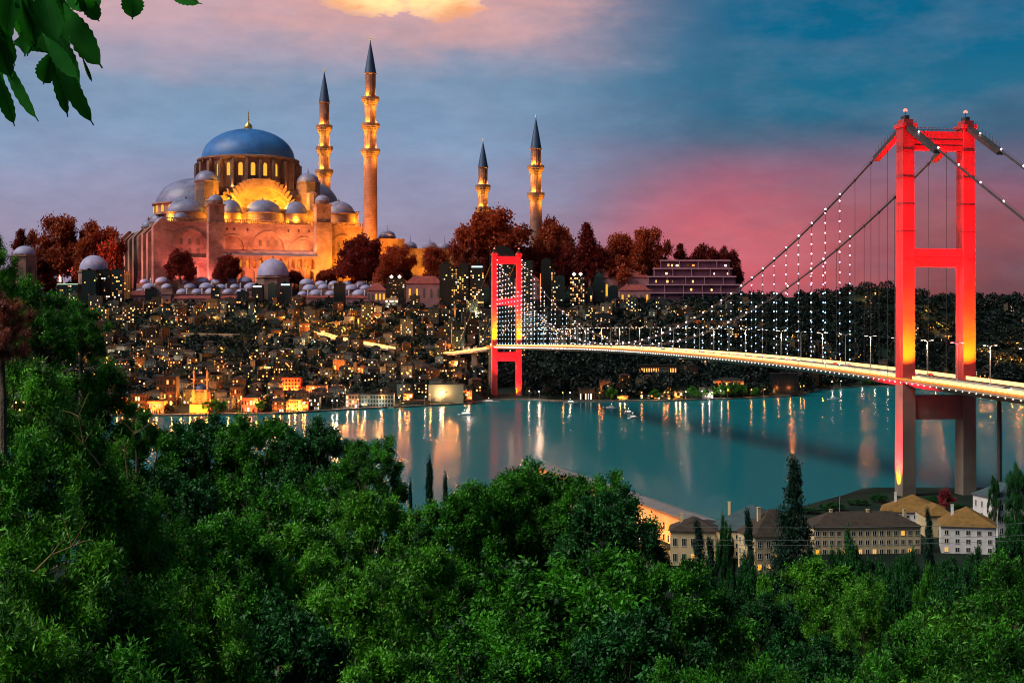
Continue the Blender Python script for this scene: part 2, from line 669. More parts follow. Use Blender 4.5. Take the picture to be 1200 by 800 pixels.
def tower(Yc, top, near):
    c = ctr(Yc)
    tw = empty('tower', rel((c.x, c.y, 0)))
    tw.parent = bridge
    dz = deck_z(Yc)
    H = 14.0
    W2, D2 = 2.75, 3.6
    for sx in (-1, 1):
        mb = MB()
        cc = PERP * sx * H
        taper = 1.12
        segs = [(-5, taper), (dz - 2, 1.05), (top - 1, .93)]
        for (z0, f0), (z1, f1) in zip(segs, segs[1:]):
            vs = []
            for z, f in ((z0, f0), (z1, f1)):
                for a, b_ in ((-1, -1), (1, -1), (1, 1), (-1, 1)):
                    p = cc + PERP * a * W2 * f + AXIS * b_ * D2 * f
                    vs.append((p.x, p.y, z))
            mb.add(vs, [(0, 1, 5, 4), (1, 2, 6, 5), (2, 3, 7, 6), (3, 0, 4, 7), (4, 5, 6, 7)], 1 if (near and z1 < dz and 1) else 0)
        # raised weld bands every 12 m
        for z in np.arange(10, top - 3, 11.7):
            if abs(z - dz) > 4:
                mb.obox(cc, PERP, AXIS, W2 * 1.075 if z < dz else W2 * 1.035, D2 * 1.075 if z < dz else D2 * 1.03, z, z + .25, 1 if near and z < dz else 0)
        for a in (-.34, .34):
            for s_, n_ in ((AXIS * -1, PERP), (PERP * -1, AXIS)):
                hw_, hd_ = (W2, D2) if n_ is PERP else (D2, W2)
                q0 = cc + s_ * hd_ * (1.052) + n_ * a * hw_ * 1.1
                q1 = cc + s_ * hd_ * (.935) + n_ * a * hw_ * .93
                mb.tube([(q0.x, q0.y, dz + 1), (q1.x, q1.y, top - 2)], .09, 3, 0)
        mb.build('leg', [RED, CONC], tw)
        mb = MB()
        mb.obox(cc, PERP, AXIS, 3.3, 4.6, top - 1, top + .6, 0)
        mb.obox(cc, PERP, AXIS, 2.2, 3.4, top + .6, top + 2.4, 0)
        mb.obox(cc + AXIS * .2, PERP, AXIS, 1.0, 2.2, top + 2.4, top + 4.2, 1)
        for a in (-1, 1):
            for b_ in np.linspace(-4.4, 4.4, 6):
                p = cc + PERP * a * 3.2 + AXIS * b_
                mb.tube([(p.x, p.y, top + .5), (p.x, p.y, top + 1.8)], .07, 4, 1)
        mb.tube([tuple(cc + Vector((0, 0, top + 4))), tuple(cc + Vector((0, 0, top + 6.4)))], .15, 5, 1)
        mb.build('cable_saddle', [RED, DARKM], tw)
        mb = MB()
        mb.dome(cc.x, cc.y, top + 6.2, 1.0, 1.2, 10, 4)
        mb.build('beacon', REDBEA, tw)
    def beam(z0, z1, mat, rail=False):
        mb = MB()
        hw = H - W2
        mb.obox((0, 0, 0), PERP, AXIS, hw + .3, 2.6, z0, z1)
        mb.obox((0, 0, 0), PERP, AXIS, hw + .2, 2.75, z0 + (z1 - z0) * .18, z0 + (z1 - z0) * .22)
        mb.obox((0, 0, 0), PERP, AXIS, hw + .2, 2.75, z0 + (z1 - z0) * .5, z0 + (z1 - z0) * .53)
        o = mb.build('portal_beam', mat, tw)
        if rail:
            mb = MB()
            for b_ in (-2.5, 2.5):
                for q in np.linspace(-hw, hw, 14):
                    p = PERP * q + AXIS * b_
                    mb.tube([(p.x, p.y, z1), (p.x, p.y, z1 + 1.5)], .1, 4)
                a, c2 = PERP * -hw + AXIS * b_, PERP * hw + AXIS * b_
                mb.tube([(a.x, a.y, z1 + 1.4), (c2.x, c2.y, z1 + 1.4)], .1, 4)
            mb.build('railing', DARKM, tw)
    beam(top - 10.5, top - 2.5, RED, True)
    mid = dz + (top - dz) * .445
    beam(mid, mid + 7.8, RED)
    beam(dz - 17, dz - 6.5, CONC if near else RED)
    return tw


T1Y, T2Y, TOP = 660, 1718, 161.5
tw1 = tower(T1Y, TOP, True)
tw2 = tower(T2Y, 163.5, False)

# deck
ys = list(range(430, 1761, 14))
mb = MB()
secs = []
for Y in ys:
    c = ctr(Y); z = deck_z(Y)
    sec = []
    for q, dzz in ((-16.7, 0), (16.7, 0), (16.7, -.6), (12, -3), (-12, -3), (-16.7, -.6)):
        p = c + PERP * q
        sec.append(rel((p.x, p.y, z + dzz)))
    secs.append(sec)
vs = [p for s_ in secs for p in s_]
for i in range(len(secs) - 1):
    for j in range(6):
        a, b_ = i * 6 + j, i * 6 + (j + 1) % 6
        mb.f.append((a, a + 6, b_ + 6, b_)); mb.m.append(1 if j == 0 else 0)
mb.v = [tuple(p) for p in vs]
deck = mb.build('deck', [GIRD, ASPH], bridge)
# centre kerb and lane marks, 4 mm and more above the asphalt
mb = MB()
def along(mb, q0, q1, h0, h1, Ya=430, Yb=1758, step=14, m=0, gap=None):
    Y = Ya
    while Y < Yb - 1:
        e = min(Y + (gap[0] if gap else step), Yb)
        pts = []
        for yy in (Y, e):
            c = ctr(yy); z = deck_z(yy)
            for q in (q0, q1):
                p = c + PERP * q
                pts += [rel((p.x, p.y, z + h0)), rel((p.x, p.y, z + h1))]
        a0, a1, b0, b1, c0, c1, d0, d1 = pts
        mb.add([a0, b0, d0, c0, a1, b1, d1, c1], [(0, 1, 5, 4), (1, 2, 6, 5), (2, 3, 7, 6), (3, 0, 4, 7), (4, 5, 6, 7)], m)
        Y += (gap[0] + gap[1]) if gap else step
for q in (-8.2, -4.8, 4.8, 8.2):
    along(mb, q - .1, q + .1, .006, .012, 500, 1500, 14, 0, (6, 9))
mb.build('lane_marking', M('white_road_paint', (.8, .8, .78), .6, .05, 1), deck)
mb = MB()
along(mb, -.5, .5, 0.01, .9)
mb.build('median_barrier', M('barrier_concrete', (.4, .38, .35), .8, .1, 1), deck)
for q in (-16.5, 16.5):
    mb = MB()
    along(mb, q - .1, q + .1, 1.15, 1.28)
    Y = 432
    while Y < 1200:
        c = ctr(Y) + PERP * q
        p = rel((c.x, c.y, deck_z(Y)))
        mb.box(p.x - .08, p.x + .08, p.y - .08, p.y + .08, p.z, p.z + 1.2)
        Y += 4
    mb.build('railing', GIRD, bridge)
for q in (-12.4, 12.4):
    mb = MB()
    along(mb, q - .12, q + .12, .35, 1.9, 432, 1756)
    mb.build('glow_strip', TRAIL, bridge)  # added strip that glows in place of the traffic trails
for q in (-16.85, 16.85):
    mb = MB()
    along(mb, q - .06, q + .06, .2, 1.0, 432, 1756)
    mb.build('glow_strip', E('orange_trail_glow', (1, .3, .05), 1.1), bridge)  # added orange fringe of the traffic trails, no lamp
for q in (-16.9, 16.9):
    mb = MB()
    Y = 440
    while Y < 1700:
        c = ctr(Y) + PERP * q
        p = rel((c.x, c.y, deck_z(Y) - .9))
        r_ = .2 + .00016 * (Y - 440)
        mb.lathe([(.01, p.z - r_), (r_, p.z), (.01, p.z + r_)], p.x, p.y, 6)
        Y += 5.6
    tag(mb.build('edge_lamp', WHITE_L, deck), kind='stuff')


def cable(q, name_lab):
    def z_at(Y):
        t_ = (Y - 1189) / 530.
        return 63.6 + (TOP + 1.2 - 63.6) * t_ * t_
    pts = []
    # back stay toward the near shore
    slope = .50
    for Y in np.linspace(430, T1Y, 8):
        c = ctr(Y) + PERP * q
        pts.append(rel((c.x, c.y, TOP + 1.2 - (T1Y - Y) * slope)))
    for Y in np.linspace(T1Y, T2Y, 60)[1:]:
        c = ctr(Y) + PERP * q
        pts.append(rel((c.x, c.y, z_at(Y))))
    for Y in (1800, 1900, 2000):
        c = ctr(Y) + PERP * q
        pts.append(rel((c.x, c.y, TOP - (Y - T2Y) * .36)))
    mb = MB()
    mb.tube(pts, .42, 6)
    for dq in (-.55, .55):   # hand ropes
        hp = [p + PERP * dq + Vector((0, 0, 1.25)) for p in pts[:66]]
        mb.tube(hp, .06, 3)
    cab = mb.build('main_cable', DARKM, bridge)
    # sheathed walkway near the saddle, both ways
    for sgn in (-1, 1):
        mb = MB()
        L = 26 if sgn < 0 else 27
        for s0 in range(0, L, 3):
            Y0, Y1 = T1Y + sgn * (3 + s0), T1Y + sgn * (6 + s0)
            zz = (lambda Y: TOP + 1.2 - (T1Y - Y) * slope) if sgn < 0 else z_at
            a = ctr(Y0) + PERP * q; b_ = ctr(Y1) + PERP * q
            a.z, b_.z = zz(Y0), zz(Y1)
            a, b_ = rel(a), rel(b_)
            vs = []
            for p in (a, b_):
                for d_, h in ((-1.5, -1.9), (1.5, -1.9), (1.5, .2), (-1.5, .2)):
                    v = p + PERP * d_ + Vector((0, 0, h)); vs.append(v)
            mb.add(vs, [(0, 1, 5, 4)], 0)
            mb.add(vs, [(1, 2, 6, 5), (2, 3, 7, 6), (3, 0, 4, 7)], 1)
            if s0 == 0 or s0 >= L - 3:
                mb.add(vs, [(0, 3, 2, 1), (4, 5, 6, 7)], 1)
            for d_ in (-1.5, 1.5):
                p = a + PERP * d_
                mb.tube([p, p + Vector((0, 0, 2.6))], .09, 4, 1)
        mb.build('cable_sheath', [RED, DARKM], cab)
    # hangers, lit by small lamps
    i = 0
    Y = T1Y + 17.9
    while Y < T2Y - 15:
        zt, zb = z_at(Y), deck_z(Y) + .2
        if zt - zb > 2.5:
            c = ctr(Y) + PERP * q
            p = rel((c.x, c.y, 0))
            mb = MB()
            mb.tube([(p.x, p.y, zb), (p.x, p.y, zt)], .11, 5, 0)
            mb.box(p.x - .5, p.x + .5, p.y - .5, p.y + .5, zt - .6, zt + .7, 0)
            lit = (q < 0 and i >= 3) or (q > 0 and i >= 6 and i % 3 != 1)
            if lit:
                z = zb + 3
                while z < zt:
                    r_ = .33 + .00003 * (Y - 660)
                    up = (z - 70) / 60.
                    mm = 2 if z > 112 or (z > 96 and random.random() < .5) else 1
                    mb.lathe([(.01, z - r_), (r_, z), (.01, z + r_)], p.x - PERP.x * .15, p.y - .15, 6, mm)
                    z += 4.9
                mb.lathe([(.01, zt + .6), (.42, zt + 1.1), (.01, zt + 1.6)], p.x, p.y, 6, 2)
            mb.build('hanger', [DARKM, BLUE_L, PINK_L], cab)
        Y += 17.9
        i += 1
    for Y in np.arange(450, 655, 17.9):
        mb = MB()
        c = ctr(Y) + PERP * q
        p = rel((c.x, c.y, TOP + 1.2 - (T1Y - Y) * slope + .9))
        mb.lathe([(.01, p.z - .4), (.4, p.z), (.01, p.z + .4)], p.x, p.y, 6)
        mb.build('cable_lamp', PINK_L, cab)


cable(-14, 'l')
cable(14, 'r')

# tower floodlights: red from the deck, warm at the foot
def flood_tower(Yc, k, near):
    c = ctr(Yc)
    dz = deck_z(Yc)
    for sx in (-1, 1):
        leg = c + PERP * sx * 14
        for side, off in (('f', -AXIS * 26 + PERP * sx * -3), ('l', -PERP * 20 * 1.0 - AXIS * 4)):
            for zt, pw, cone in ((TOP - 8, 1.0, 34), (dz + 45, .30, 40)):
                src = leg + off
                if side == 'l':
                    src = leg - PERP * 17 - AXIS * 6
                lamp('SPOT', rel((src.x, src.y, dz + 2)), k * pw, (1, .012, .03), bridge, 1.5, rel((leg.x, leg.y, zt)), cone, .8)
        # warm floods close to the leg
        src = leg - AXIS * 17 - PERP * 3
        lamp('SPOT', rel((src.x, src.y, dz + 1.5)), k * .36, (1, .5, .0), bridge, .6, rel((leg.x, leg.y, dz + 22)), 58, 1.)
        if not near or sx < 0:
            # below deck
            for hh, pw, colr in ((dz - 14, .12, (1, .012, .04)),):
                src = leg - PERP * 13 - AXIS * (1 if near else 9)
                lamp('SPOT', rel((src.x, src.y, 5)), k * pw * (3.2 if near else 1.8), colr, bridge, 1., rel((leg.x, leg.y, 36)), 80, .8)
            src = leg - PERP * 6 - AXIS * (0 if near else 5)
            lamp('SPOT', rel((src.x, src.y, 5)), k * .04, (1, .55, .0), bridge, .5, rel((leg.x, leg.y, 14)), 60, .9)
    if not near:
        src = c - AXIS * 30
        lamp('SPOT', rel((src.x, src.y, 10)), k * .3, (1, .03, .05), bridge, 1.5, rel((c.x, c.y, dz - 8)), 60, .9)
    src = c - AXIS * 30
    lamp('SPOT', rel((src.x, src.y, dz + 2)), k * .55, (1, .012, .03), bridge, 1.5, rel((c.x, c.y, dz + 50)), 40, .9)
    lamp('SPOT', rel((src.x, src.y, dz + 2)), k * 1.0, (1, .012, .03), bridge, 1.5, rel((c.x, c.y, TOP - 6)), 30, .9)


flood_tower(T1Y, 1.35e6, True)
flood_tower(T2Y, 4.5e6, False)

# bridge street lamps (each stands on the bridge: a thing of its own)
def bridge_lamp_proto():
    r = empty('street_lamp', (0, 0, 0), 'tall pale street lamp with two short arms standing on the bridge deck', 'street lamp', 'street lamps along the bridge deck')
    mb = MB(); mb.tube([(0, 0, 0), (0, 0, 15.6)], [.2, .12], 6)
    mb.lathe([(.5, 0), (.42, .8), (.2, 1.)], 0, 0, 8)
    mb.build('pole', POLE, r)
    mb = MB(); mb.tube([(-2.4, 0, 16.1), (-1, 0, 15.9), (0, 0, 15.4), (1, 0, 15.9), (2.4, 0, 16.1)], .13, 5)
    mb.build('arm', POLE, r)
    for sx in (-1, 1):
        mb = MB(); mb.box(sx * 2.4 - .7, sx * 2.4 + .7, -.22, .22, 16.0, 16.25)
        mb.build('lamp_head', POLE, r)
        mb = MB(); mb.box(sx * 2.4 - .45, sx * 2.4 + .45, -.18, .18, 15.9, 15.99)
        lh = mb.build('lamp_glass', WHITE_L, r)
    return r


bl = bridge_lamp_proto()
first = True
Y = 500
k_ = 0
while Y < 1690:
    o = bl if first else copy_tree(bl)
    first = False
    c = ctr(Y)
    o.location = (c.x, c.y, deck_z(Y) + .9)
    o.rotation_euler = (0, 0, R(10.2))
    tag(o, 'pale twin-armed street lamp on the bridge deck ' + ('in front of the near red tower' if Y < 655 else 'between the two red towers'), 'street lamp',
        'street lamps in front of the near tower' if Y < 655 else 'street lamps between the towers')
    if k_ % 2 == 0:
        lamp('POINT', (c.x, c.y - 1, deck_z(Y) + 14), 9000, (1, .6, .3), None, .3)
    k_ += 1
    Y += 30 if Y > 655 else 28

# approach pier column at the right
c = ctr(604)
mb = MB()
pc = P(1171, 0, 612)
mb.tube([(0, 0, -2), (0, 0, deck_z(604) - 3)], 1.0, 10)
mb.tube([(0, 0, deck_z(604) - 5), (0, 0, deck_z(604) - 3.05)], [1.0, 2.2], 10)
tag(mb.build('bridge_pier', DARKM, loc=(pc.x, pc.y, 0)), 'slender dark pier under the deck beside the near red tower', 'bridge pier')

# cars on the deck
car_cols = [('white', (.7, .7, .7)), ('dark', (.03, .03, .035)), ('silver', (.4, .41, .42)), ('red', (.4, .04, .03))]
def car_proto(nm, c):
    r = empty('car', (0, 0, 0), nm, 'car')
    mb = MB()
    prof = [(-2.2, .35), (-2.2, .85), (-1.9, .95), (-1.3, 1.02), (-.8, 1.45), (.6, 1.48), (1.2, 1.0), (2.05, .85), (2.2, .6), (2.2, .35)]
    n = len(prof)
    vs = [(-.85, y, z) for y, z in prof] + [(.85, y, z) for y, z in prof]
    for i in (4, 5):
        vs[i] = (-.66, *vs[i][1:]); vs[n + i] = (.66, *vs[n + i][1:])
    mb.add(vs, [(i, (i + 1) % n, n + (i + 1) % n, n + i) for i in range(n)] + [tuple(range(n)), tuple(range(2 * n - 1, n - 1, -1))])
    mb.build('body', M('car_paint_' + nm, c, .3, .02, 1, spec=.6), r)
    for y in (-1.35, 1.35):
        for x in (-.8, .8):
            mb = MB(); mb.tube([(x - .12, y, .33), (x + .12, y, .33)], .33, 12)
            mb.build('wheel', DARKM, r)
    for x in (-.6, .6):
        mb = MB(); mb.box(x - .2, x + .2, -2.26, -2.18, .6, .8)
        mb.build('headlight', E('headlight_glass', (1, .85, .6), 40), r)
        mb = MB(); mb.box(x - .2, x + .2, 2.18, 2.25, .65, .82)
        mb.build('tail_light', E('tail_light_glass', (1, .03, .02), 8), r)
    return r


protos = [car_proto(n, c) for n, c in car_cols]
used = [False] * 4
rc = random.Random(3)
for lane, q in ((0, -10), (1, -6.5), (2, -3), (3, 3), (4, 6.5), (5, 10)):
    Y = 520 + rc.random() * 20
    while Y < 1500:
        i = rc.randrange(4)
        o = protos[i] if not used[i] else copy_tree(protos[i])
        used[i] = True
        c = ctr(Y) + PERP * q
        o.location = (c.x, c.y, deck_z(Y) + .01)
        o.rotation_euler = (0, 0, R(10.2) + (0 if q < 0 else math.pi))
        tag(o, f'{car_cols[i][0]} car with lights on driving {"toward the viewer" if q < 0 else "away"} across the bridge', 'car', f'{car_cols[i][0]} cars driving {"toward the viewer" if q < 0 else "away"}')
        Y += rc.uniform(60, 170)

# ------------------------------------------------------------------ mosque
MY = 3000.
MS = MY / FX                      # metres per photo pixel at the mosque
TH = R(23)
CT, SN = math.cos(TH), math.sin(TH)
MO = P(291, 339, MY)


def MU(px, v):
    k_ = (px - 600) / FX
    return (k_ * MY + k_ * MS * v * CT + MS * v * SN - MO.x) / (MS * (CT - k_ * SN))


def MW(py, u, v):
    Yw = MY + MS * (u * SN + v * CT)
    return ((HY - py) * Yw / FX + HC - MO.z) / MS


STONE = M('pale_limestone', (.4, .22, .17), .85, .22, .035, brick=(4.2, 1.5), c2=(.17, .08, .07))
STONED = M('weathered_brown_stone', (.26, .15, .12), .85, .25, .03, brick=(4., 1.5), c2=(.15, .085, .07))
LEAD = M('lead_roofing', (.15, .155, .27), .5, .3, .05, spec=.4)
LEADM = M('mauve_lead_roofing', (.26, .24, .4), .55, .2, .05, spec=.3)
GOLD = M('gilt_metal', (.7, .45, .1), .35, .1, .3, metal=.8)
BLUEC = M('dark_blue_lead_cone', (.025, .055, .13), .5, .15, .05, spec=.4)
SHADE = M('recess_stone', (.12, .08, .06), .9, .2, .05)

mosque = empty('mosque', MO, 'great domed mosque floodlit in gold and orange on the hilltop', 'mosque', rz=TH)


def mbuild(mb, name, mats, parent=None, smooth=None):
    mb.sc = MS
    return mb.build(name, mats, mosque if parent is None else parent, smooth)


V0 = -118.
# ground plinth
mb = MB(); mb.box(-130, 128, -126, 128, -14, 0); mbuild(mb, 'plinth', STONED)
# --- front wall with recessed arches
u = lambda px, v=V0: MU(px, v)
w = lambda py, px=310, v=V0: MW(py, MU(px, v), v)
wt = w(262)
outer = [(-118, 0), (118, 0), (118, wt), (-118, wt)]
holes, recess = [], []
def ah(px, y0, y1, wd, n=12):
    return arch(u(px), w(y0), wd, w(y1) - w(y0), n)
holes.append(ah(223, 303, 272, 35))
for px, wd, yt in ((273, 24, 277), (315, 35, 272), (356, 26, 278)):
    holes.append(ah(px, 293, yt, wd))
holes.append(ah(402, 311, 274, 30))
for px in (261.5, 266, 274, 290, 338, 343, 350, 357, 362):
    cx, cz = u(px) + (1.4 if px < 265 else 0), w(269.5)
    if px in (261.5, 343, 357): continue
    holes.append([(cx + 1.3 * math.cos(t_ * math.pi / 4), cz + 1.7 * math.sin(t_ * math.pi / 4)) for t_ in range(8)])
# ground arcade at left bay
for px in (216, 228, 240):
    holes.append(arch(u(px) - 2, 3, 9, 22, 8))
for px in (388, 398, 411):
    holes.append(arch(u(px), 3, 8, 20, 8))
mb = MB()
mb.holed(outer, holes, lambda a, b_: (a, V0, b_), 2.6, (0, -1, 0))
mb.quad((-118, V0 + 2.6, 0), (118, V0 + 2.6, 0), (118, V0 + 2.6, wt), (-118, V0 + 2.6, wt))
mb.quad((-118, V0, wt), (118, V0, wt), (118, V0 + 5, wt), (-118, V0 + 5, wt))
# archivolts
def archivolt(mb, cx, z0, wd, h, t_, y, d, m=0, n=14):
    a = arch(cx, z0, wd, h, n)[2:]
    c = arch(cx, z0, wd + 2 * t_, h + t_, n)[2:]
    for i in range(len(a) - 1):
        p = [a[i], a[i + 1], c[i + 1], c[i]]
        vs = [(x, y, z) for x, z in p] + [(x, y - d, z) for x, z in p]
        mb.add(vs, [(0, 1, 5, 4), (1, 2, 6, 5), (2, 3, 7, 6), (3, 0, 4, 7), (4, 5, 6, 7)], m)
for px, y0, y1, wd in ((223, 303, 272, 35), (273, 293, 277, 24), (315, 293, 272, 35), (356, 293, 278, 26), (402, 311, 274, 30)):
    archivolt(mb, u(px), w(y0), wd, w(y1) - w(y0), 1.6, V0, .8)
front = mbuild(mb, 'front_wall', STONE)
# windows in the recessed arches
for px, n_ in ((223, 3), (315, 3), (402, 2)):
    for k_ in range(n_):
        for r_ in range(2):
            mb = MB()
            cx = u(px) + (k_ - (n_ - 1) / 2) * 9
            z0 = w(300) + r_ * 11
            a = arch(cx, z0, 3.6, 7, 6)
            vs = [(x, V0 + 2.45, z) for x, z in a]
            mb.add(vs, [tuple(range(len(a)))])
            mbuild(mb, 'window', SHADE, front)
# other walls and roof of the lower storey
mb = MB()
mb.box(-118, 118, V0 + 5, 118, 0, wt - .3)
mbuild(mb, 'outer_wall', STONE)
# flank buttresses
for i, v_ in enumerate((-112, -78, -46, -14, 18, 50, 82, 112)):
    mb = MB()
    h = wt + (3 if i in (0, 7) else -1 - 1.2 * (i % 2))
    mb.box(-130, -118, v_ - 6, v_ + 6, 0, h - 9)
    mb.add([(-130, v_ - 6, h - 9), (-130, v_ + 6, h - 9), (-117.9, v_ + 6, h - 9), (-117.9, v_ - 6, h - 9), (-121, v_ - 6, h), (-121, v_ + 6, h), (-117.9, v_ + 6, h), (-117.9, v_ - 6, h)],
           [(0, 1, 5, 4), (4, 5, 6, 7), (0, 4, 7, 3), (1, 2, 6, 5)])
    mbuild(mb, 'buttress', STONE)
for i, v_ in enumerate((-95, -62, -30, 2, 34, 66, 97)):
    for z0 in (14, 40):
        mb = MB()
        a = arch(v_, z0, 8, 18, 6)
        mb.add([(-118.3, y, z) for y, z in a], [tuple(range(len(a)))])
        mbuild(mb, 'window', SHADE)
# balustrade
mb = MB()
x = -116
while x < 117:
    mb.box(x, x + .9, V0 + .2, V0 + 1.2, wt, wt + 3)
    x += 2.4
mb.box(-118, 118, V0, V0 + 1.5, wt + 3, wt + 3.9)
mb.box(-119, 119, V0 - 1, V0 + 1.5, wt - 1.6, wt)
mbuild(mb, 'balustrade', STONE)
# buttress towers on the front with domed caps
for px, wd in ((253, 18), (378, 18)):
    mb = MB()
    cx = MU(px, -124)
    z1 = MW(241, cx, -124)
    mb.box(cx - wd / 2, cx + wd / 2, -130, -117, 0, MW(262, cx, -124))
    mb.box(cx - wd / 2 + .8, cx + wd / 2 - .8, -129.2, -116, MW(262, cx, -124), z1)
    mb.box(cx - wd / 2 - .5, cx + wd / 2 + .5, -130.6, -116, z1, z1 + 1.4)
    mb.box(cx - wd / 2 - .5, cx + wd / 2 + .5, -130.6, -116, MW(262, cx, -124), MW(262, cx, -124) + 1.2)
    bt = mbuild(mb, 'buttress_tower', STONE)
    mb = MB(); mb.lathe([(8, z1 + 1.4), (8, z1 + 5)], cx, -122.5, 8)
    mb.dome(cx, -122.5, z1 + 5, 8.2, 7, 24, 6, 1, rib=.03)
    mb.lathe([(.5, z1 + 12), (.2, z1 + 16)], cx, -122.5, 6)
    mbuild(mb, 'dome', [STONE, LEAD], bt, 35)
    for dz_ in (-9, -20):
        mb = MB(); mb.box(cx - 1.2, cx + 1.2, -130.25, -130.1, z1 + dz_, z1 + dz_ + 4)
        mbuild(mb, 'window', SHADE, bt)
# lean-to roof and lit gallery between the towers
x0, x1 = MU(262, -130), MU(372, -130)
zr = w(293)
mb = MB()
mb.add([(x0, -133, zr - 6.5), (x1, -133, zr - 6.5), (x1, -118.2, zr), (x0, -118.2, zr), (x0, -133, zr - 7.6), (x1, -133, zr - 7.6)],
       [(0, 1, 2, 3), (0, 4, 5, 1), (0, 3, 4), (1, 5, 2)])
mbuild(mb, 'lean_to_roof', M('dusky_lead_roof', (.2, .13, .15), .6, .2, .05))
mb = MB()
outer = [(x0 + 1, 0), (x1 - 1, 0), (x1 - 1, zr - 7.6), (x0 + 1, zr - 7.6)]
hs = []
nA = 14
for k_ in range(nA):
    cx = x0 + 5 + (x1 - x0 - 10) * k_ / (nA - 1)
    hs.append(arch(cx, zr - 21, 4.6, 12, 8))
for k_ in range(9):
    cx = x0 + 8 + (x1 - x0 - 16) * k_ / 8
    hs.append(arch(cx, 2, 8.6, 16, 8))
mb.holed(outer, hs, lambda a, b_: (a, -129, b_), 3, (0, -1, 0))
ga = mbuild(mb, 'gallery', STONE)
mb = MB()
for k_ in range(nA):
    if k_ % 3 != 1:
        cx = x0 + 5 + (x1 - x0 - 10) * k_ / (nA - 1)
        mb.box(cx - 1.1, cx + 1.1, -125.5, -125.2, zr - 19, zr - 12)
tag(mbuild(mb, 'gallery_window', E('gallery_glow', (1, .35, .05), .8), ga), 'amber lit gallery windows')
# --- second storey under the domes
w2 = MW(246, 0, -96)
mb = MB(); mb.box(-100, 104, -98, 98, wt - .5, w2); mb.box(-101, 105, -99, 99, w2, w2 + 1.3)
mbuild(mb, 'upper_wall', STONE)
w3 = MW(224, 0, -62)
mb = MB()
mb.box(-64, 64, -58, 58, w2, w3 - 6)
mb.box(-58, 58, -64, 64, w2, w3 - 12)
mb.box(-61, 61, -50, 50, w3 - 6, w3 + 1)
mb.box(-57, 57, -57, 57, w3 - 6, w3 + 4)
for s_ in (-1, 1):      # stepped shoulders
    for k_ in range(7):
        mb.box(min(s_ * (36 + k_ * 4), s_ * (40 + k_ * 4)), max(s_ * (36 + k_ * 4), s_ * (40 + k_ * 4)), -66, -57.5, w2, w3 + 1 - k_ * 4)
mbuild(mb, 'dome_base', STONED)
# great arch and tympanum facing the viewer
vT = -68
cx = MU(306, vT)
zT0, zTt = MW(262, cx, vT), MW(213, cx, vT)
mb = MB()
ro, ri = 42, 35.5
a = [(cx + ri * math.cos(math.pi * i / 24), zT0 + 6 + (zTt - zT0 - 12) * math.sin(math.pi * i / 24)) for i in range(25)]
steps = []
for i in range(24):
    t0, t1 = math.pi * i / 24, math.pi * (i + 1) / 24
    tm = (t0 + t1) / 2
    rr, hh = ro, (zTt - zT0 - 2.5)
    xm, zm = cx + rr * math.cos(tm), zT0 + 6 + hh * math.sin(tm)
    p = [a[i], a[i + 1]]
    # stepped voussoir block
    xa, xb = cx + rr * math.cos(t0), cx + rr * math.cos(t1)
    top = zT0 + 6 + hh * max(math.sin(t0), math.sin(t1))
    vs = [(a[i][0], a[i][1]), (xa, top if i < 12 else top), (xb, top), (a[i + 1][0], a[i + 1][1])]
    vv = [(x, vT - 3, z) for x, z in vs] + [(x, vT + 6, z) for x, z in vs]
    mb.add(vv, [(0, 1, 2, 3), (0, 4, 5, 1), (1, 5, 6, 2), (2, 6, 7, 3), (3, 7, 4, 0)])
ar = mbuild(mb, 'great_arch', STONE)
mb = MB()
face = [(x, z) for x, z in a] + [(cx - ri, zT0 - 6), (cx + ri, zT0 - 6)]
hs = []
for rz_, zz, n_ in ((0, 8, 7), (1, 20, 5)):
    for k_ in range(n_):
        hs.append(arch(cx + (k_ - (n_ - 1) / 2) * 8.2, zT0 + zz, 3.6, 7.5, 6))
mb.holed(face, hs, lambda a_, b_: (a_, vT + 3.5, b_), 1.5, (0, -1, 0))
ty = mbuild(mb, 'tympanum', STONE)
for h_ in hs:
    mb = MB(); mb.add([(x, vT + 4.8, z) for x, z in h_], [tuple(range(len(h_)))])
    mbuild(mb, 'window', E('tympanum_glow', (1, .36, .03), .55), ty)


def dome_part(name, px, ytop, ybase, r, v, drum_y=None, mat=None, n=40, finial=4, sq=1.):
    ux = MU(px, v)
    zb, zt = MW(ybase, ux, v), MW(ytop, ux, v)
    mb = MB()
    if drum_y:
        zd = MW(drum_y, ux, v)
        mb.lathe([(r * 1.06, zd), (r * 1.06, zb - 1.2), (r * 1.12, zb - 1), (r * 1.12, zb), (r, zb + .1)], ux, v, 16 if r < 15 else 24, 0)
    mb.dome(ux, v, zb, r, zt - zb, n, 9, 1, rib=.022)
    if finial:
        mb.lathe([(.9, zt - .2), (1.1, zt + finial * .3), (.3, zt + finial * .45), (.5, zt + finial * .6), (.08, zt + finial)], ux, v, 6, 2)
    return mbuild(mb, name, [STONE, mat or LEAD, DARKM], None, 38), ux, zb, zt


for a in ((218, 233, 249, 20, -92, 262), (308, 234, 250, 20, -92, 262), (270, 234, 250, 12.5, -94, 262), (346, 236, 251, 13.5, -94, 262),
          (397, 236, 251, 18, -92, 264), (212, 248, 256, 9, -108, 262), (190, 254, 262, 9, -60, 268), (174, 258, 266, 8, 40, 270), (186, 250, 260, 10, 0, 266)):
    dome_part('side_dome', *a)
# rear row of domes
for ux in (-70, -30, 30, 70, 88):
    mb = MB(); mb.lathe([(15, w2), (15, w2 + 6)], ux, 84, 16); mb.dome(ux, 84, w2 + 6, 15, 13, 32, 7, 1, rib=.02)
    mbuild(mb, 'side_dome', [STONE, LEAD], None, 38)
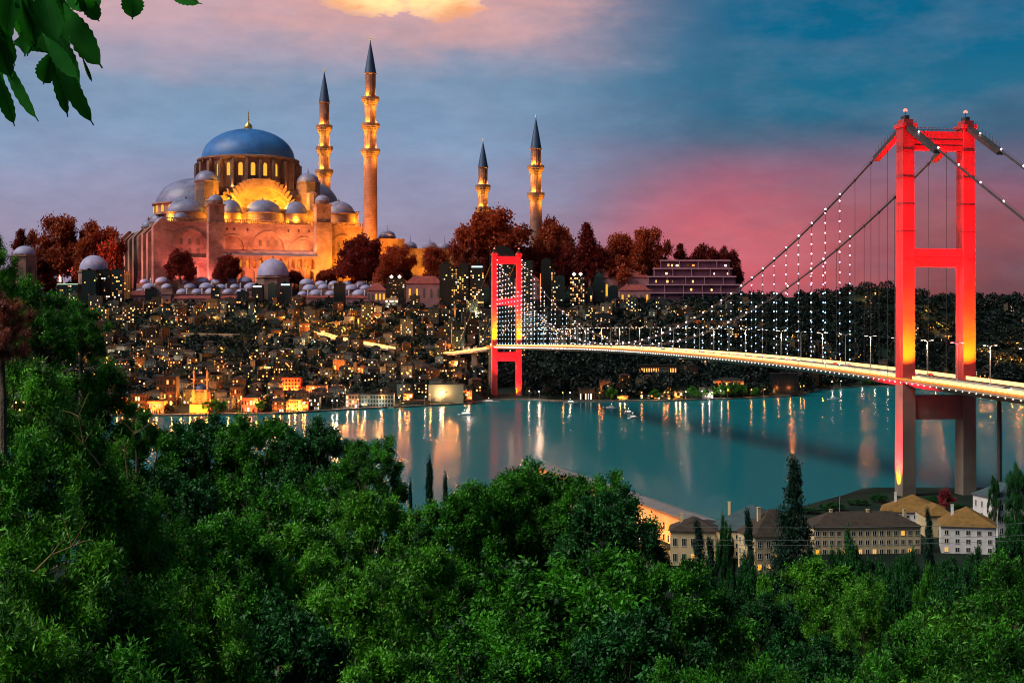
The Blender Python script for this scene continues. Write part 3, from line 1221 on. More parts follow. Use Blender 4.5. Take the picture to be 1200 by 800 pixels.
# weight towers
for px, yt, yb, yc, v in ((242, 200, 212, 246, -58), (361, 203, 214, 246, -58)):
    ux = MU(px, v)
    z0, z1, z2 = w2 - 2, MW(yb, ux, v), MW(yt, ux, v)
    mb = MB()
    mb.lathe([(13.5, z0), (13.5, z1 - 1.5), (14.3, z1 - 1.2), (14.3, z1), (13, z1 + .1)], ux, v, 8, 0, 22.5, 382.5)
    mb.dome(ux, v, z1, 13, z2 - z1, 32, 8, 1, rib=.04)
    mb.lathe([(.8, z2), (.2, z2 + 5)], ux, v, 6)
    mbuild(mb, 'weight_tower', [STONED, LEAD], None, 38)
for ux in (-58, 58):
    mb = MB()
    mb.lathe([(13.5, w2), (13.5, w3 + 12)], ux, 58, 8, 0, 22.5, 382.5)
    mb.dome(ux, 58, w3 + 12, 13, 11, 32, 8, 1, rib=.04)
    mbuild(mb, 'weight_tower', [STONED, LEAD], None, 38)
# small stepped turrets beside the great arch
for px, yt in ((247, 236), (250, 246), (366, 228), (371, 240)):
    ux = MU(px, -80); z = MW(yt, ux, -80)
    mb = MB(); mb.lathe([(6.5, wt), (6.5, z), (7.2, z), (7.2, z + 1), (.1, z + 3.5)], ux, -80, 8)
    mbuild(mb, 'turret', STONE)
# drum with windows between fins
zd0, zd1 = MW(224, 0, 0), MW(190, 0, 0)
mb = MB()
nw = 24
RD = 55.
fcs = []
for k_ in range(nw):
    t0 = 2 * math.pi * (k_ + .5) / nw
    tx, ty_ = -math.sin(t0), math.cos(t0)
    cxx, cyy = RD * math.cos(t0), RD * math.sin(t0)
    hw_ = RD * math.tan(math.pi / nw) + .02
    o_ = [(-hw_, zd0), (hw_, zd0), (hw_, zd1), (-hw_, zd1)]
    hl = arch(0, zd0 + 13, 5.2, 15, 6)
    mb.holed(o_, [hl], lambda a_, b_: (cxx + tx * a_, cyy + ty_ * a_, b_), 2.5, (math.cos(t0), math.sin(t0), 0))
    fcs.append((cxx, cyy, tx, ty_, math.cos(t0), math.sin(t0), hl))
mb.lathe([(56.5, zd1 - 1.5), (59.5, zd1), (59.5, zd1 + 1.6), (54, zd1 + 3)], 0, 0, 48, 0)
for k_ in range(nw):      # fins
    t0 = 2 * math.pi * k_ / nw
    ax, ay = Vector((math.cos(t0), math.sin(t0), 0)), Vector((-math.sin(t0), math.cos(t0), 0))
    mb.obox(ax * 58.5, ax, ay, 3.6, 1.5, zd0 - 2, zd1 - 4)
    mb.obox(ax * 57, ax, ay, 1.8, 1.1, zd1 - 4, zd1 - .2)
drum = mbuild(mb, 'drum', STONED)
for cxx, cyy, tx, ty_, nx, ny, hl in fcs:
    mb = MB()
    mb.add([(cxx + tx * a_ - nx * 2.3, cyy + ty_ * a_ - ny * 2.3, b_) for a_, b_ in hl], [tuple(range(len(hl)))])
    mbuild(mb, 'window', YEL, drum)
zb = zd1 + 2.5
zt = MW(151.5, 0, 0)
mb = MB(); mb.dome(0, 0, zb, 54, zt - zb, 96, 22, 0, rib=.006)
md = mbuild(mb, 'main_dome', M('blue_lead_dome', (.035, .15, .42), .5, .22, .04, spec=.35, c2=(.02, .09, .27)), None, 60)
mb = MB(); mb.lathe([(3.5, zt - 1), (5, zt + 1.5), (4.4, zt + 4.5), (1.2, zt + 7.5), (.6, zt + 9), (1.3, zt + 11), (.5, zt + 12.5), (1.1, zt + 14.5), (.4, zt + 16), (.8, zt + 17.5), (.1, zt + 22)], 0, 0, 12)
mbuild(mb, 'finial', GOLD, md, 60)
# flanking half domes on their windowed drums
for s_, a0, a1 in ((-1, 90, 270), (1, -90, 90)):
    ux = s_ * 60
    z1 = MW(240, ux, 0); z2 = MW(209, ux, 0)
    mb = MB()
    mb.dome(ux, 0, z1, 47, z2 - z1, 40, 12, 1, rib=.02, a0=a0, a1=a1)
    mb.lathe([(49, w2 - 2), (49, z1 - 2), (51, z1 - 1.6), (51, z1), (47, z1 + .2)], ux, 0, 30, 0, a0, a1)
    hd = mbuild(mb, 'half_dome', [STONE, LEAD], None, 40)
    for k_ in range(13):
        t0 = R(a0 + 180 * (k_ + .5) / 13)
        c_, s2 = math.cos(t0), math.sin(t0)
        a_ = arch(0, z1 - 11, 4.6, 8, 6)
        mb = MB(); mb.add([(ux + 49.3 * c_ - s2 * q, 49.3 * s2 + c_ * q, z) for q, z in a_], [tuple(range(len(a_)))])
        mbuild(mb, 'window', YEL, hd)
    for dv in (-46, 46):
        mb = MB(); mb.dome(ux + s_ * 22, dv, w2, 19, 15, 36, 8, 1, rib=.03)
        mbuild(mb, 'side_dome', [STONE, LEAD], None, 40)


# --- minarets
def minaret(px, v, tip, cone, bals, base, r, label, lows=None):
    ux = MU(px, v)
    Yw = MY + MS * (ux * SN + v * CT)
    pos = P(px, 345, Yw)
    zz = lambda y: ((HY - y) * Yw / FX + HC) - pos.z
    m_ = MS * Yw / MY
    root = empty('minaret', pos, label, 'minaret', 'minarets of the great mosque')
    r *= m_
    yb_low = bals[-1]
    mb = MB()
    mb.lathe([(r * 1.5, -8), (r * 1.5, zz(base) - 4), (r * 1.12, zz(base)), (r * 1.06, zz(yb_low + 6))], 0, 0, 16)
    mb.build('lower_shaft', M('brown_fluted_stone', (.34, .17, .14), .8, .25, .05, c2=(.2, .1, .085), brick=(4., 3.)), root, 25)
    stops = [yb_low] + list(reversed(bals[:-1])) + [cone]
    rr = r
    for i in range(len(stops) - 1):
        y0, y1 = stops[i], stops[i + 1]
        rr = r * (.93 - .05 * i)
        mb = MB(); mb.lathe([(rr, zz(y0)), (rr, zz(y1) - 0.01)], 0, 0, 16)
        for k_ in range(16):
            a = 2 * math.pi * k_ / 16
            mb.tube([(rr * math.cos(a), rr * math.sin(a), zz(y0)), (rr * math.cos(a), rr * math.sin(a), zz(y1) - .5)], .35, 4)
        mb.build('upper_shaft', STONE, root, 25)
    for i, y in enumerate(reversed(bals)):
        R0 = r * (.95 - .04 * i)
        mb = MB()
        z = zz(y)
        mb.lathe([(R0, z - 9 * m_), (R0 * 1.12, z - 7.5 * m_), (R0 * 1.12, z - 6.5 * m_), (R0 * 1.3, z - 5 * m_), (R0 * 1.3, z - 4 * m_), (R0 * 1.5, z - 2.5 * m_), (R0 * 1.5, z - 1.2 * m_), (R0 * 1.65, z - .5 * m_), (R0 * 1.65, z), (R0 * .9, z + .05)], 0, 0, 32, 0, rib=.05)
        b_ = mb.build('balcony', STONED, root)
        mb = MB()
        mb.lathe([(R0 * 1.62, z), (R0 * 1.62, z + 3.0 * m_), (R0 * 1.5, z + 3.0 * m_), (R0 * 1.5, z)], 0, 0, 32)
        mb.build('parapet', STONED, b_)
        for k_ in range(3):
            a = R(-90 + k_ * 120 - 25)
            lamp('POINT', (R0 * 1.36 * math.cos(a), R0 * 1.36 * math.sin(a), z + 2.2 * m_), 1.1e5, (1, .42, .03), root, .5)
        for k_ in range(2):
            a = R(-90 + k_ * 100 - 50)
            lamp('POINT', (R0 * 2.1 * math.cos(a), R0 * 2.1 * math.sin(a), z - 9 * m_), 5e4, (1, .4, .03), root, .5)
    rr *= 1.0
    mb = MB()
    mb.lathe([(rr * 1.0, zz(cone) - 1.5 * m_), (rr * 1.2, zz(cone) - .8 * m_), (rr * 1.2, zz(cone)), (rr * 1.05, zz(cone) + .1)], 0, 0, 24)
    mb.build('cornice', STONE, root)
    mb = MB()
    zt_ = zz(tip + 6)
    mb.lathe([(rr * 1.14, zz(cone) + .1), (rr * .62, zz(cone) + (zt_ - zz(cone)) * .5), (.35, zt_)], 0, 0, 24, 0)
    c_ = mb.build('cone', BLUEC, root, 50)
    mb = MB()
    mb.lathe([(.5, zt_ - 2), (1.1, zt_ + 1.5), (.4, zt_ + 3), (.9, zt_ + 4.5), (.3, zt_ + 6), (.05, zz(tip))], 0, 0, 8)
    mb.build('finial', GOLD, c_)
    return root


minaret(434, V0 - 4, 42, 86, (117, 148, 178), 284, 7.4, 'tallest minaret with three balconies at the near corner of the mosque')
minaret(380, 118, 78, 120, (150, 175, 202), 262, 6.8, 'three-balcony minaret rising behind the right side of the great dome')
minaret(628, V0 - 4, 132, 174, (197, 229), 300, 6.6, 'two-balcony minaret rising from the reddish trees, farthest from the dome')
minaret(566, 118, 160, 196, (220, 246), 300, 6.0, 'shorter two-balcony minaret behind the big round reddish tree')

# --- courtyard wall and domes right of the mosque
cw = empty('courtyard_wall', MO, 'low gold-lit courtyard wall with small lead domes beside the tallest minaret', 'wall', rz=TH)
def cbuild(mb, name, mats, smooth=None):
    mb.sc = MS
    return mb.build(name, mats, cw, smooth)
xa, xb = 120, MU(640, V0)
mb = MB()
zc_ = MW(293, MU(500, V0), V0)
mb.box(xa, xb, V0, V0 + 20, -6, zc_); mb.box(xa, xb, V0 - 1, V0 + 21, zc_, zc_ + 1.5)
mb.box(xa, xa + 32, V0 - 2, V0 + 60, zc_ + 1.5, zc_ + 12)
cbuild(mb, 'wall', STONE)
for px, r_, yb_ in ((453, 10, 284), (480, 8, 290), (503, 9, 290), (520, 8, 291), (532, 8, 291), (548, 8, 291)):
    ux = MU(px, V0 + 12)
    mb = MB(); z = zc_ + (12 if px < 460 else 1.5)
    mb.lathe([(r_, z), (r_, z + 2)], ux, V0 + 10, 12); mb.dome(ux, V0 + 10, z + 2, r_, r_ * .8, 28, 7, 1, rib=.03)
    mb.lathe([(.6, z + r_ * .8 + 1.8), (.15, z + r_ * .8 + 9)], ux, V0 + 10, 5, 1)
    cbuild(mb, 'dome', [STONE, LEADM], 40)
for px in range(450, 640, 15):
    ux = MU(px, V0)
    mb = MB(); a = arch(ux, zc_ - 20, 4.5, 10, 6)
    mb.add([(x, V0 - .3, z) for x, z in a], [tuple(range(len(a)))])
    cbuild(mb, 'window', SHADE)

# --- tombs in front of the mosque
def tomb(px, ytop, ybase, ybot, r, v, label):
    ux = MU(px, v); Yw = MY + MS * (ux * SN + v * CT)
    pos = P(px, ybot, Yw); s_ = Yw / FX
    root = empty('tomb', pos, label, 'tomb')
    zb, zt = (ybot - ybase) * s_, (ybot - ytop) * s_
    r *= s_
    mb = MB(); mb.lathe([(r * 1.05, -6), (r * 1.05, zb - 5), (r * 1.14, zb - 4.5), (r * 1.14, zb - 3), (r, zb - 2.6), (r, zb)], 0, 0, 8, 0, 22.5, 382.5)
    wl = mb.build('wall', STONE, root)
    for k_ in range(8):
        t0 = R(k_ * 45)
        a = arch(0, zb * .25, r * .3, zb * .4, 6)
        rr = r * 1.05 * math.cos(R(22.5)) + .25
        mb = MB(); mb.add([(rr * math.cos(t0) - q * math.sin(t0), rr * math.sin(t0) + q * math.cos(t0), z) for q, z in a], [tuple(range(len(a)))])
        mb.build('window', SHADE, wl)
    mb = MB(); mb.dome(0, 0, zb, r * .98, zt - zb, 48, 10, 0, rib=.02)
    d_ = mb.build('dome', LEADM, root, 40)
    mb = MB(); mb.lathe([(.8, zt), (1.6, zt + 2), (.5, zt + 4), (.1, zt + 11)], 0, 0, 6); mb.build('finial', DARKM, d_)


tomb(320, 303, 323, 348, 19, -175, 'octagonal domed tomb in front of the middle of the mosque')
tomb(110, 299, 316, 348, 17, -160, 'pale domed tomb among the trees left of the mosque')
tomb(29, 288, 298, 340, 13, -60, 'small domed tomb at the far left, partly behind a tree')

# --- madrasa blocks with many little domes
def madrasa(px0, px1, yroof, Y, label, rows=2):
    s_ = Y / FX
    a, b_ = P(px0, yroof, Y), P(px1, yroof, Y)
    gz = HC + (HY - 356) * s_
    root = empty('madrasa', ((a.x + b_.x) / 2, Y, gz), label, 'madrasa')
    hw_ = (b_.x - a.x) / 2
    H_ = a.z - gz
    mb = MB(); mb.box(-hw_, hw_, 0, 21 * rows, -12, H_); mb.box(-hw_ - .8, hw_ + .8, -.8, 21 * rows + .8, H_, H_ + 1)
    mb.build('wall', M('rosy_plaster', (.2, .09, .1), .8, .2, .05), root)
    n_ = max(2, int(2 * hw_ / 25))
    rr = random.Random(int(px0))
    for j in range(rows):
        for k_ in range(n_):
            cx = -hw_ + (k_ + .5 + (.34 if j % 2 else -.05)) * 2 * hw_ / (n_ + .35) + rr.uniform(-2, 2)
            cy_ = 12 + 21 * j
            z = H_ + 1 + j * 9 + rr.uniform(0, 3.5) * (j > 0)
            r_ = 11.5 * rr.choice([.78, .9, 1.0, 1.12])
            mb = MB()
            if j: mb.box(cx - 12, cx + 12, cy_ - 10, cy_ + 10, H_ + 1, z)
            mb.lathe([(r_, z), (r_, z + 2)], cx, cy_, 12); mb.dome(cx, cy_, z + 2, r_, r_ * .72, 24, 6, 1, rib=.03)
            mb.build('dome', [STONE, LEADM], root, 40)
            if rr.random() < .7:
                mb = MB(); x_ = cx + 10.5
                mb.tube([(x_, 3 + 26 * j, z - 1), (x_, 3 + 26 * j, z + 8)], 1.2, 6); mb.tube([(x_, 3 + 26 * j, z + 8), (x_, 3 + 26 * j, z + 10.5)], [1.7, .1], 6)
                mb.build('chimney', M('pale_plaster', (.55, .5, .55), .8, .1, .1), root)
    for k_ in range(n_):
        cx = -hw_ + (k_ + .5) * 2 * hw_ / n_
        mb = MB(); a_ = arch(cx, H_ * .3 - 2, 7, H_ * .5, 6)
        mb.add([(x, -.2, z) for x, z in a_], [tuple(range(len(a_)))])
        mb.build('window', SHADE if rr.random() < .7 else E('amber_window', (1, .3, .05), .8), root)


madrasa(152, 200, 345, 2660, 'low madrasa roofed with pale domes left of the buttressed flank', 3)
madrasa(204, 298, 345, 2658, 'long madrasa roofed with mauve domes below the mosque, left of the tomb', 3)
madrasa(346, 434, 347, 2662, 'madrasa roofed with mauve domes to the right of the octagonal tomb', 3)

# floodlights of the mosque
def ml(kind, uu, vv, ww, pw, c, size=2, aim=None, cone=None):
    f_ = lambda a: (a[0] * MS, a[1] * MS, a[2] * MS)
    return lamp(kind, f_((uu, vv, ww)), pw, c, mosque, size, f_(aim) if aim else None, cone)


YL, OL, PK = (1, .45, .02), (1, .3, .02), (1, .24, .2)
for uu in (-34, -14, 14, 34):
    ml('POINT', cx_ if False else MU(306, vT) + uu, vT - 16, w2 + 5, 6.0e5, YL, 3)
for uu in (-80, -55, -30, 0, 28, 52, 84, 104):
    ml('POINT', uu, V0 + 9, wt + 5, 1.1e5, YL, 2)
for uu in (-112, -96, -20, 20):
    ml('POINT', uu, -103, wt + 4, .8e5, YL, 2)
for t0 in range(0, 360, 30):
    ml('POINT', 64 * math.cos(R(t0)), 64 * math.sin(R(t0)), w3 + 4, 5e4, (1, .4, .1), 2)
# facade wash from the forecourt
for px, pw, c_, y in ((215, .8, PK, 300), (240, .7, PK, 300), (262, .6, (1, .27, .17), 290), (300, .55, (1, .32, .16), 290), (340, .65, (1, .35, .1), 290), (380, .95, (1, .37, .05), 280), (415, 1.4, (1, .36, .01), 280)):
    ml('SPOT', MU(px, -158 if px > 250 else -134), -158 if px > 250 else -134, 3, pw * (1.0e6 if px > 250 else 4.5e5), c_, 3, (MU(px, V0), V0, MW(y, 0, V0)), 110)
for k_ in range(7):      # on the edge of the lean-to roof
    xx = x0 + (x1 - x0) * (k_ + .5) / 7
    ml('SPOT', xx, -134, zr - 2, (4.5e4 + 1.6e4 * k_), (1, .28 + .015 * k_, .12), 1, (xx, V0, zr + 12), 130)
for v_ in (-140, -60, 20, 100):
    ml('SPOT', -215, v_, 8, 1.3e6, (1, .24, .2), 5, (-118, v_ + 20, 50), 70)
# a warm lamp behind the gallery arches
for k_ in range(5):
    ml('POINT', x0 + (x1 - x0) * (k_ + .5) / 5, -124, zr - 14, 2.2e4, OL, 1)
for px in (452, 480, 510):
    ml('SPOT', MU(px, -150), -150, 4, 4.5e5, YL, 3, (MU(px, V0), V0, 30), 80)
# minaret shafts from below
ml('SPOT', MU(440, -160), -160, 4, 4e6, OL, 3, (MU(434, V0), V0, 70), 60)

# ------------------------------------------------------------------ foliage generators
def leaf_mesh(name, pos, axis, nrm, L, Wd, mats, fold=.25, midx=None):
    """many small folded leaves: pos, axis, nrm are N x 3, L and Wd are N"""
    N = len(pos)
    axis = axis / np.linalg.norm(axis, axis=1)[:, None]
    side = np.cross(axis, nrm); side /= np.linalg.norm(side, axis=1)[:, None] + 1e-9
    up = np.cross(side, axis)
    L = L[:, None]; Wd = Wd[:, None]
    a = pos
    b_ = pos + axis * L * .45 + side * Wd * .5 + up * Wd * fold
    c = pos + axis * L
    d = pos + axis * L * .45 - side * Wd * .5 + up * Wd * fold
    V = np.stack([a, b_, c, d], 1).reshape(-1, 3).astype(np.float32)
    base = np.arange(N)[:, None] * 4
    F = np.concatenate([base + np.array([0, 1, 2]), base + np.array([0, 2, 3])], 1).reshape(-1).astype(np.int32)
    me = bpy.data.meshes.new(name)
    me.vertices.add(4 * N); me.loops.add(6 * N); me.polygons.add(2 * N)
    me.vertices.foreach_set('co', V.reshape(-1))
    me.loops.foreach_set('vertex_index', F)
    me.polygons.foreach_set('loop_start', np.arange(0, 6 * N, 3, dtype=np.int32))
    for m_ in (mats if isinstance(mats, (list, tuple)) else [mats]):
        me.materials.append(m_)
    me.update(calc_edges=True)
    return me


def rdir(rng, n):
    v = rng.normal(size=(n, 3))
    return v / np.linalg.norm(v, axis=1)[:, None]


def crown(name, seed, rx, rz, zc, lobes, sprays, leaves, L, mat, lobe_r=.33, trunk_h=None, wd=.5, sig=2.2, shape='round', bark=None, hollow=.55, spread=1., upb=.35):
    """returns (crown mesh, trunk mesh); crown ellipsoid centred at height zc"""
    rng = np.random.default_rng(seed)
    if shape == 'round':
        d = rdir(rng, lobes)
        d[:, 2] = np.where(d[:, 2] < -.75, -d[:, 2], d[:, 2])
        rr = rng.uniform(hollow, .86, lobes)
        rr[: lobes // 6] *= rng.uniform(.2, .7, lobes // 6)
        C_ = d * rr[:, None] * np.array([rx, rx, rz])
        C_ += rng.normal(size=C_.shape) * rx * .05
        LR = rx * lobe_r * rng.uniform(.6, 1.25, lobes)
    else:      # cone / column
        h = rng.uniform(-1, 1, lobes) if shape == 'cone' else rng.uniform(-1, 1, lobes)
        h = np.sort(h)
        prof = (1 - (h + 1) / 2) ** .8 if shape == 'cone' else np.clip(1.1 - ((h + .2) ** 2) ** 1.1 * .8, .18, 1)
        a = rng.uniform(0, 2 * np.pi, lobes)
        rr = rng.uniform(.35, .85, lobes) * prof
        C_ = np.stack([np.cos(a) * rr * rx, np.sin(a) * rr * rx, h * rz], 1)
        LR = rx * lobe_r * (.35 + prof) * rng.uniform(.7, 1.2, lobes)
    # twigs
    n = lobes * sprays
    sd_ = rdir(rng, n)
    cen = np.repeat(C_, sprays, 0)
    out = cen / (np.linalg.norm(cen, axis=1)[:, None] + 1e-6)
    sd_ = sd_ + out * .55 + np.array([0, 0, upb])
    sd_ /= np.linalg.norm(sd_, axis=1)[:, None]
    rad = np.repeat(LR, sprays) * rng.uniform(.45, 1.08, n) ** .7
    sp = cen + sd_ * rad[:, None] * spread
    # leaves along each twig
    m_ = n * leaves
    t_ = np.tile(np.linspace(0, 1, leaves), n) + rng.normal(size=m_) * .06
    tl = L * sig * 2
    ax = np.repeat(sd_, leaves, 0)
    ps = np.repeat(sp, leaves, 0) - ax * (t_ * tl)[:, None] + rng.normal(size=(m_, 3)) * L * .45
    la = ax * .6 + rdir(rng, m_) * .9 + np.array([0, 0, -.1])
    nn = rdir(rng, m_) * .8 + np.array([0, 0, .9])
    LL = L * rng.uniform(.65, 1.25, m_)
    ps[:, 2] += zc
    me = leaf_mesh(name + '_crown', ps, la, nn, LL, LL * wd, mat)
    # trunk and limbs
    mb = MB()
    r0 = rx * .07
    if shape == 'round':
        top = zc * .75
        pts = [Vector((0, 0, -1.5)), Vector((.1, .05, top * .4)), Vector((-.05, .1, top))]
        mb.tube(pts, [r0 * 1.35, r0, r0 * .7], 8)
        for i in range(min(lobes, 26)):
            e = Vector(C_[i]) + Vector((0, 0, zc))
            s_ = Vector((0, 0, top * random.uniform(.6, 1)))
            mid = s_.lerp(e, .5) + Vector((random.uniform(-1, 1), random.uniform(-1, 1), random.uniform(-.2, 1))) * rx * .08
            mb.tube([s_, mid, e], [r0 * .45, r0 * .28, r0 * .08], 5)
            for q in range(3):
                dd = Vector(rdir(rng, 1)[0]) + Vector(out[i * sprays]) * .6
                mb.tube([mid.lerp(e, .5 + q * .2), e + dd * LR[i] * .8], [r0 * .1, r0 * .03], 3)
    else:
        mb.tube([(0, 0, -1.5), (0, 0, zc + rz * .85)], [r0 * 2.2, r0 * .4], 7)
        for i in range(0, lobes, 3):
            e = Vector(C_[i]) + Vector((0, 0, zc))
            mb.tube([(0, 0, e.z - rx * .15), e], [r0 * .5, r0 * .15], 4)
    o = mb.build(name + '_trunk', bark or M('bark', (.09, .065, .045), .9, .35, 2, bump=.05), None, 60)
    tm = o.data
    bpy.data.objects.remove(o)
    return me, tm


def put_tree(kind, me, tm, loc, sx, sz, rz, label, cat, group, zt=None):
    root = empty(kind, loc, label, cat, group, rz=rz)
    root.scale = (sx, sx, sz)
    for nm, d_ in (('crown', me), ('trunk', tm)):
        c_ = bpy.data.objects.new(nm, d_)
        col.objects.link(c_)
        c_.parent = root
    return root


# leaf materials
G1 = leaf_mat('green_leaves', (.002, .02, .004), (.055, .27, .014), .22, scale=.55)
G2 = leaf_mat('fresh_green_leaves', (.004, .04, .005), (.11, .38, .025), .25, scale=.7)
G3 = leaf_mat('dark_green_leaves', (.002, .016, .006), (.018, .13, .022), .15, scale=.55)
G4 = leaf_mat('bluish_needles', (.004, .02, .014), (.01, .045, .026), .15)
RD1 = leaf_mat('haze_tinted_autumn_leaves', (.1, .014, .01), (.42, .07, .025), .3, scale=.03)  # autumn red with the pink haze tint put into the leaf colour
RD2 = leaf_mat('haze_tinted_crimson_leaves', (.06, .006, .008), (.2, .018, .014), .3, scale=.03)  # deeper red, haze tint put into the colour as well
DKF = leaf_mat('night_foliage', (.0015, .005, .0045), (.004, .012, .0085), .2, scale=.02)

# ------------------------------------------------------------------ trees around the mosque
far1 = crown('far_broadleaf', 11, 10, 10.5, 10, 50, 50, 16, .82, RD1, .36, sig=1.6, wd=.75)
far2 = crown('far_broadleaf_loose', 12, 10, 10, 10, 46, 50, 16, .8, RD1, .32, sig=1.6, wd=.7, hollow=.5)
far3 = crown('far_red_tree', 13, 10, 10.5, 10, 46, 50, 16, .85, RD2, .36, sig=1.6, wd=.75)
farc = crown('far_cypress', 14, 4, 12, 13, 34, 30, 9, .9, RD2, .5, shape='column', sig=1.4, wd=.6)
gt = lambda X, Y: terrain(X, Y)


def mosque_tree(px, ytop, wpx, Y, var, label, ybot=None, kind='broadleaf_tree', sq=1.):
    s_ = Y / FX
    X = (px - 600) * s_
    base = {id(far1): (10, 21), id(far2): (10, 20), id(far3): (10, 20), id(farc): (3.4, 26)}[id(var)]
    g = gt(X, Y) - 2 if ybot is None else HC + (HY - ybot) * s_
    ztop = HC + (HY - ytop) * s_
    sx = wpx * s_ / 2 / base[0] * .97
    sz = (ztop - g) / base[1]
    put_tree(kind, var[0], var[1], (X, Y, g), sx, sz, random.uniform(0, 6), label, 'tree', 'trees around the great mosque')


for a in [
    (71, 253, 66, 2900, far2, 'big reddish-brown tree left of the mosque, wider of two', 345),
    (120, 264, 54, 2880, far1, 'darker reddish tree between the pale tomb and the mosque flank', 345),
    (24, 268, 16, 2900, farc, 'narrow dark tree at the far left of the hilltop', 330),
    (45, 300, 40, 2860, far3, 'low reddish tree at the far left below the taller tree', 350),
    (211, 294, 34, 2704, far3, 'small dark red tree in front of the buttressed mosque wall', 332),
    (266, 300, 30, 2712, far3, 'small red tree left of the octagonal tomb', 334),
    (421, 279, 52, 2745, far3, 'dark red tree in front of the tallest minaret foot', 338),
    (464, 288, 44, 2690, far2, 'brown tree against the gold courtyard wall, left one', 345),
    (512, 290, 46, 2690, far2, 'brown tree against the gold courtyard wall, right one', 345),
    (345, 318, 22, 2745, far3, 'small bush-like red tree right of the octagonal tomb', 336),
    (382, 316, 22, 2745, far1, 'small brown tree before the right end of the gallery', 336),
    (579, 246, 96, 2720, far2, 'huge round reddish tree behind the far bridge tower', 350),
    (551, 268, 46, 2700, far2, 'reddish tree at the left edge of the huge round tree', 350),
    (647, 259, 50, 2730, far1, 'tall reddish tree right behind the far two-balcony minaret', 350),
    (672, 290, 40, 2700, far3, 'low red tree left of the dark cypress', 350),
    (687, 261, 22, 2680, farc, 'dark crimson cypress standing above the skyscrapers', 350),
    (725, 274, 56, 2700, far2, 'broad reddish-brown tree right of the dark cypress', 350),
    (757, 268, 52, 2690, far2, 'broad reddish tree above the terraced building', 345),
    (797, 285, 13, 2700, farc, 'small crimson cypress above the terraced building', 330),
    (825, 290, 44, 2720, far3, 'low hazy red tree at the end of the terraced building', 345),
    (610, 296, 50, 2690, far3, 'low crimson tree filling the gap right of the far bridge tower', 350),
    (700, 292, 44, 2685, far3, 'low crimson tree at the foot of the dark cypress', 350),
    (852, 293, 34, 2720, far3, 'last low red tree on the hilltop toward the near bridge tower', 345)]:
    mosque_tree(a[0], a[1], a[2] * 1.08, *a[3:])


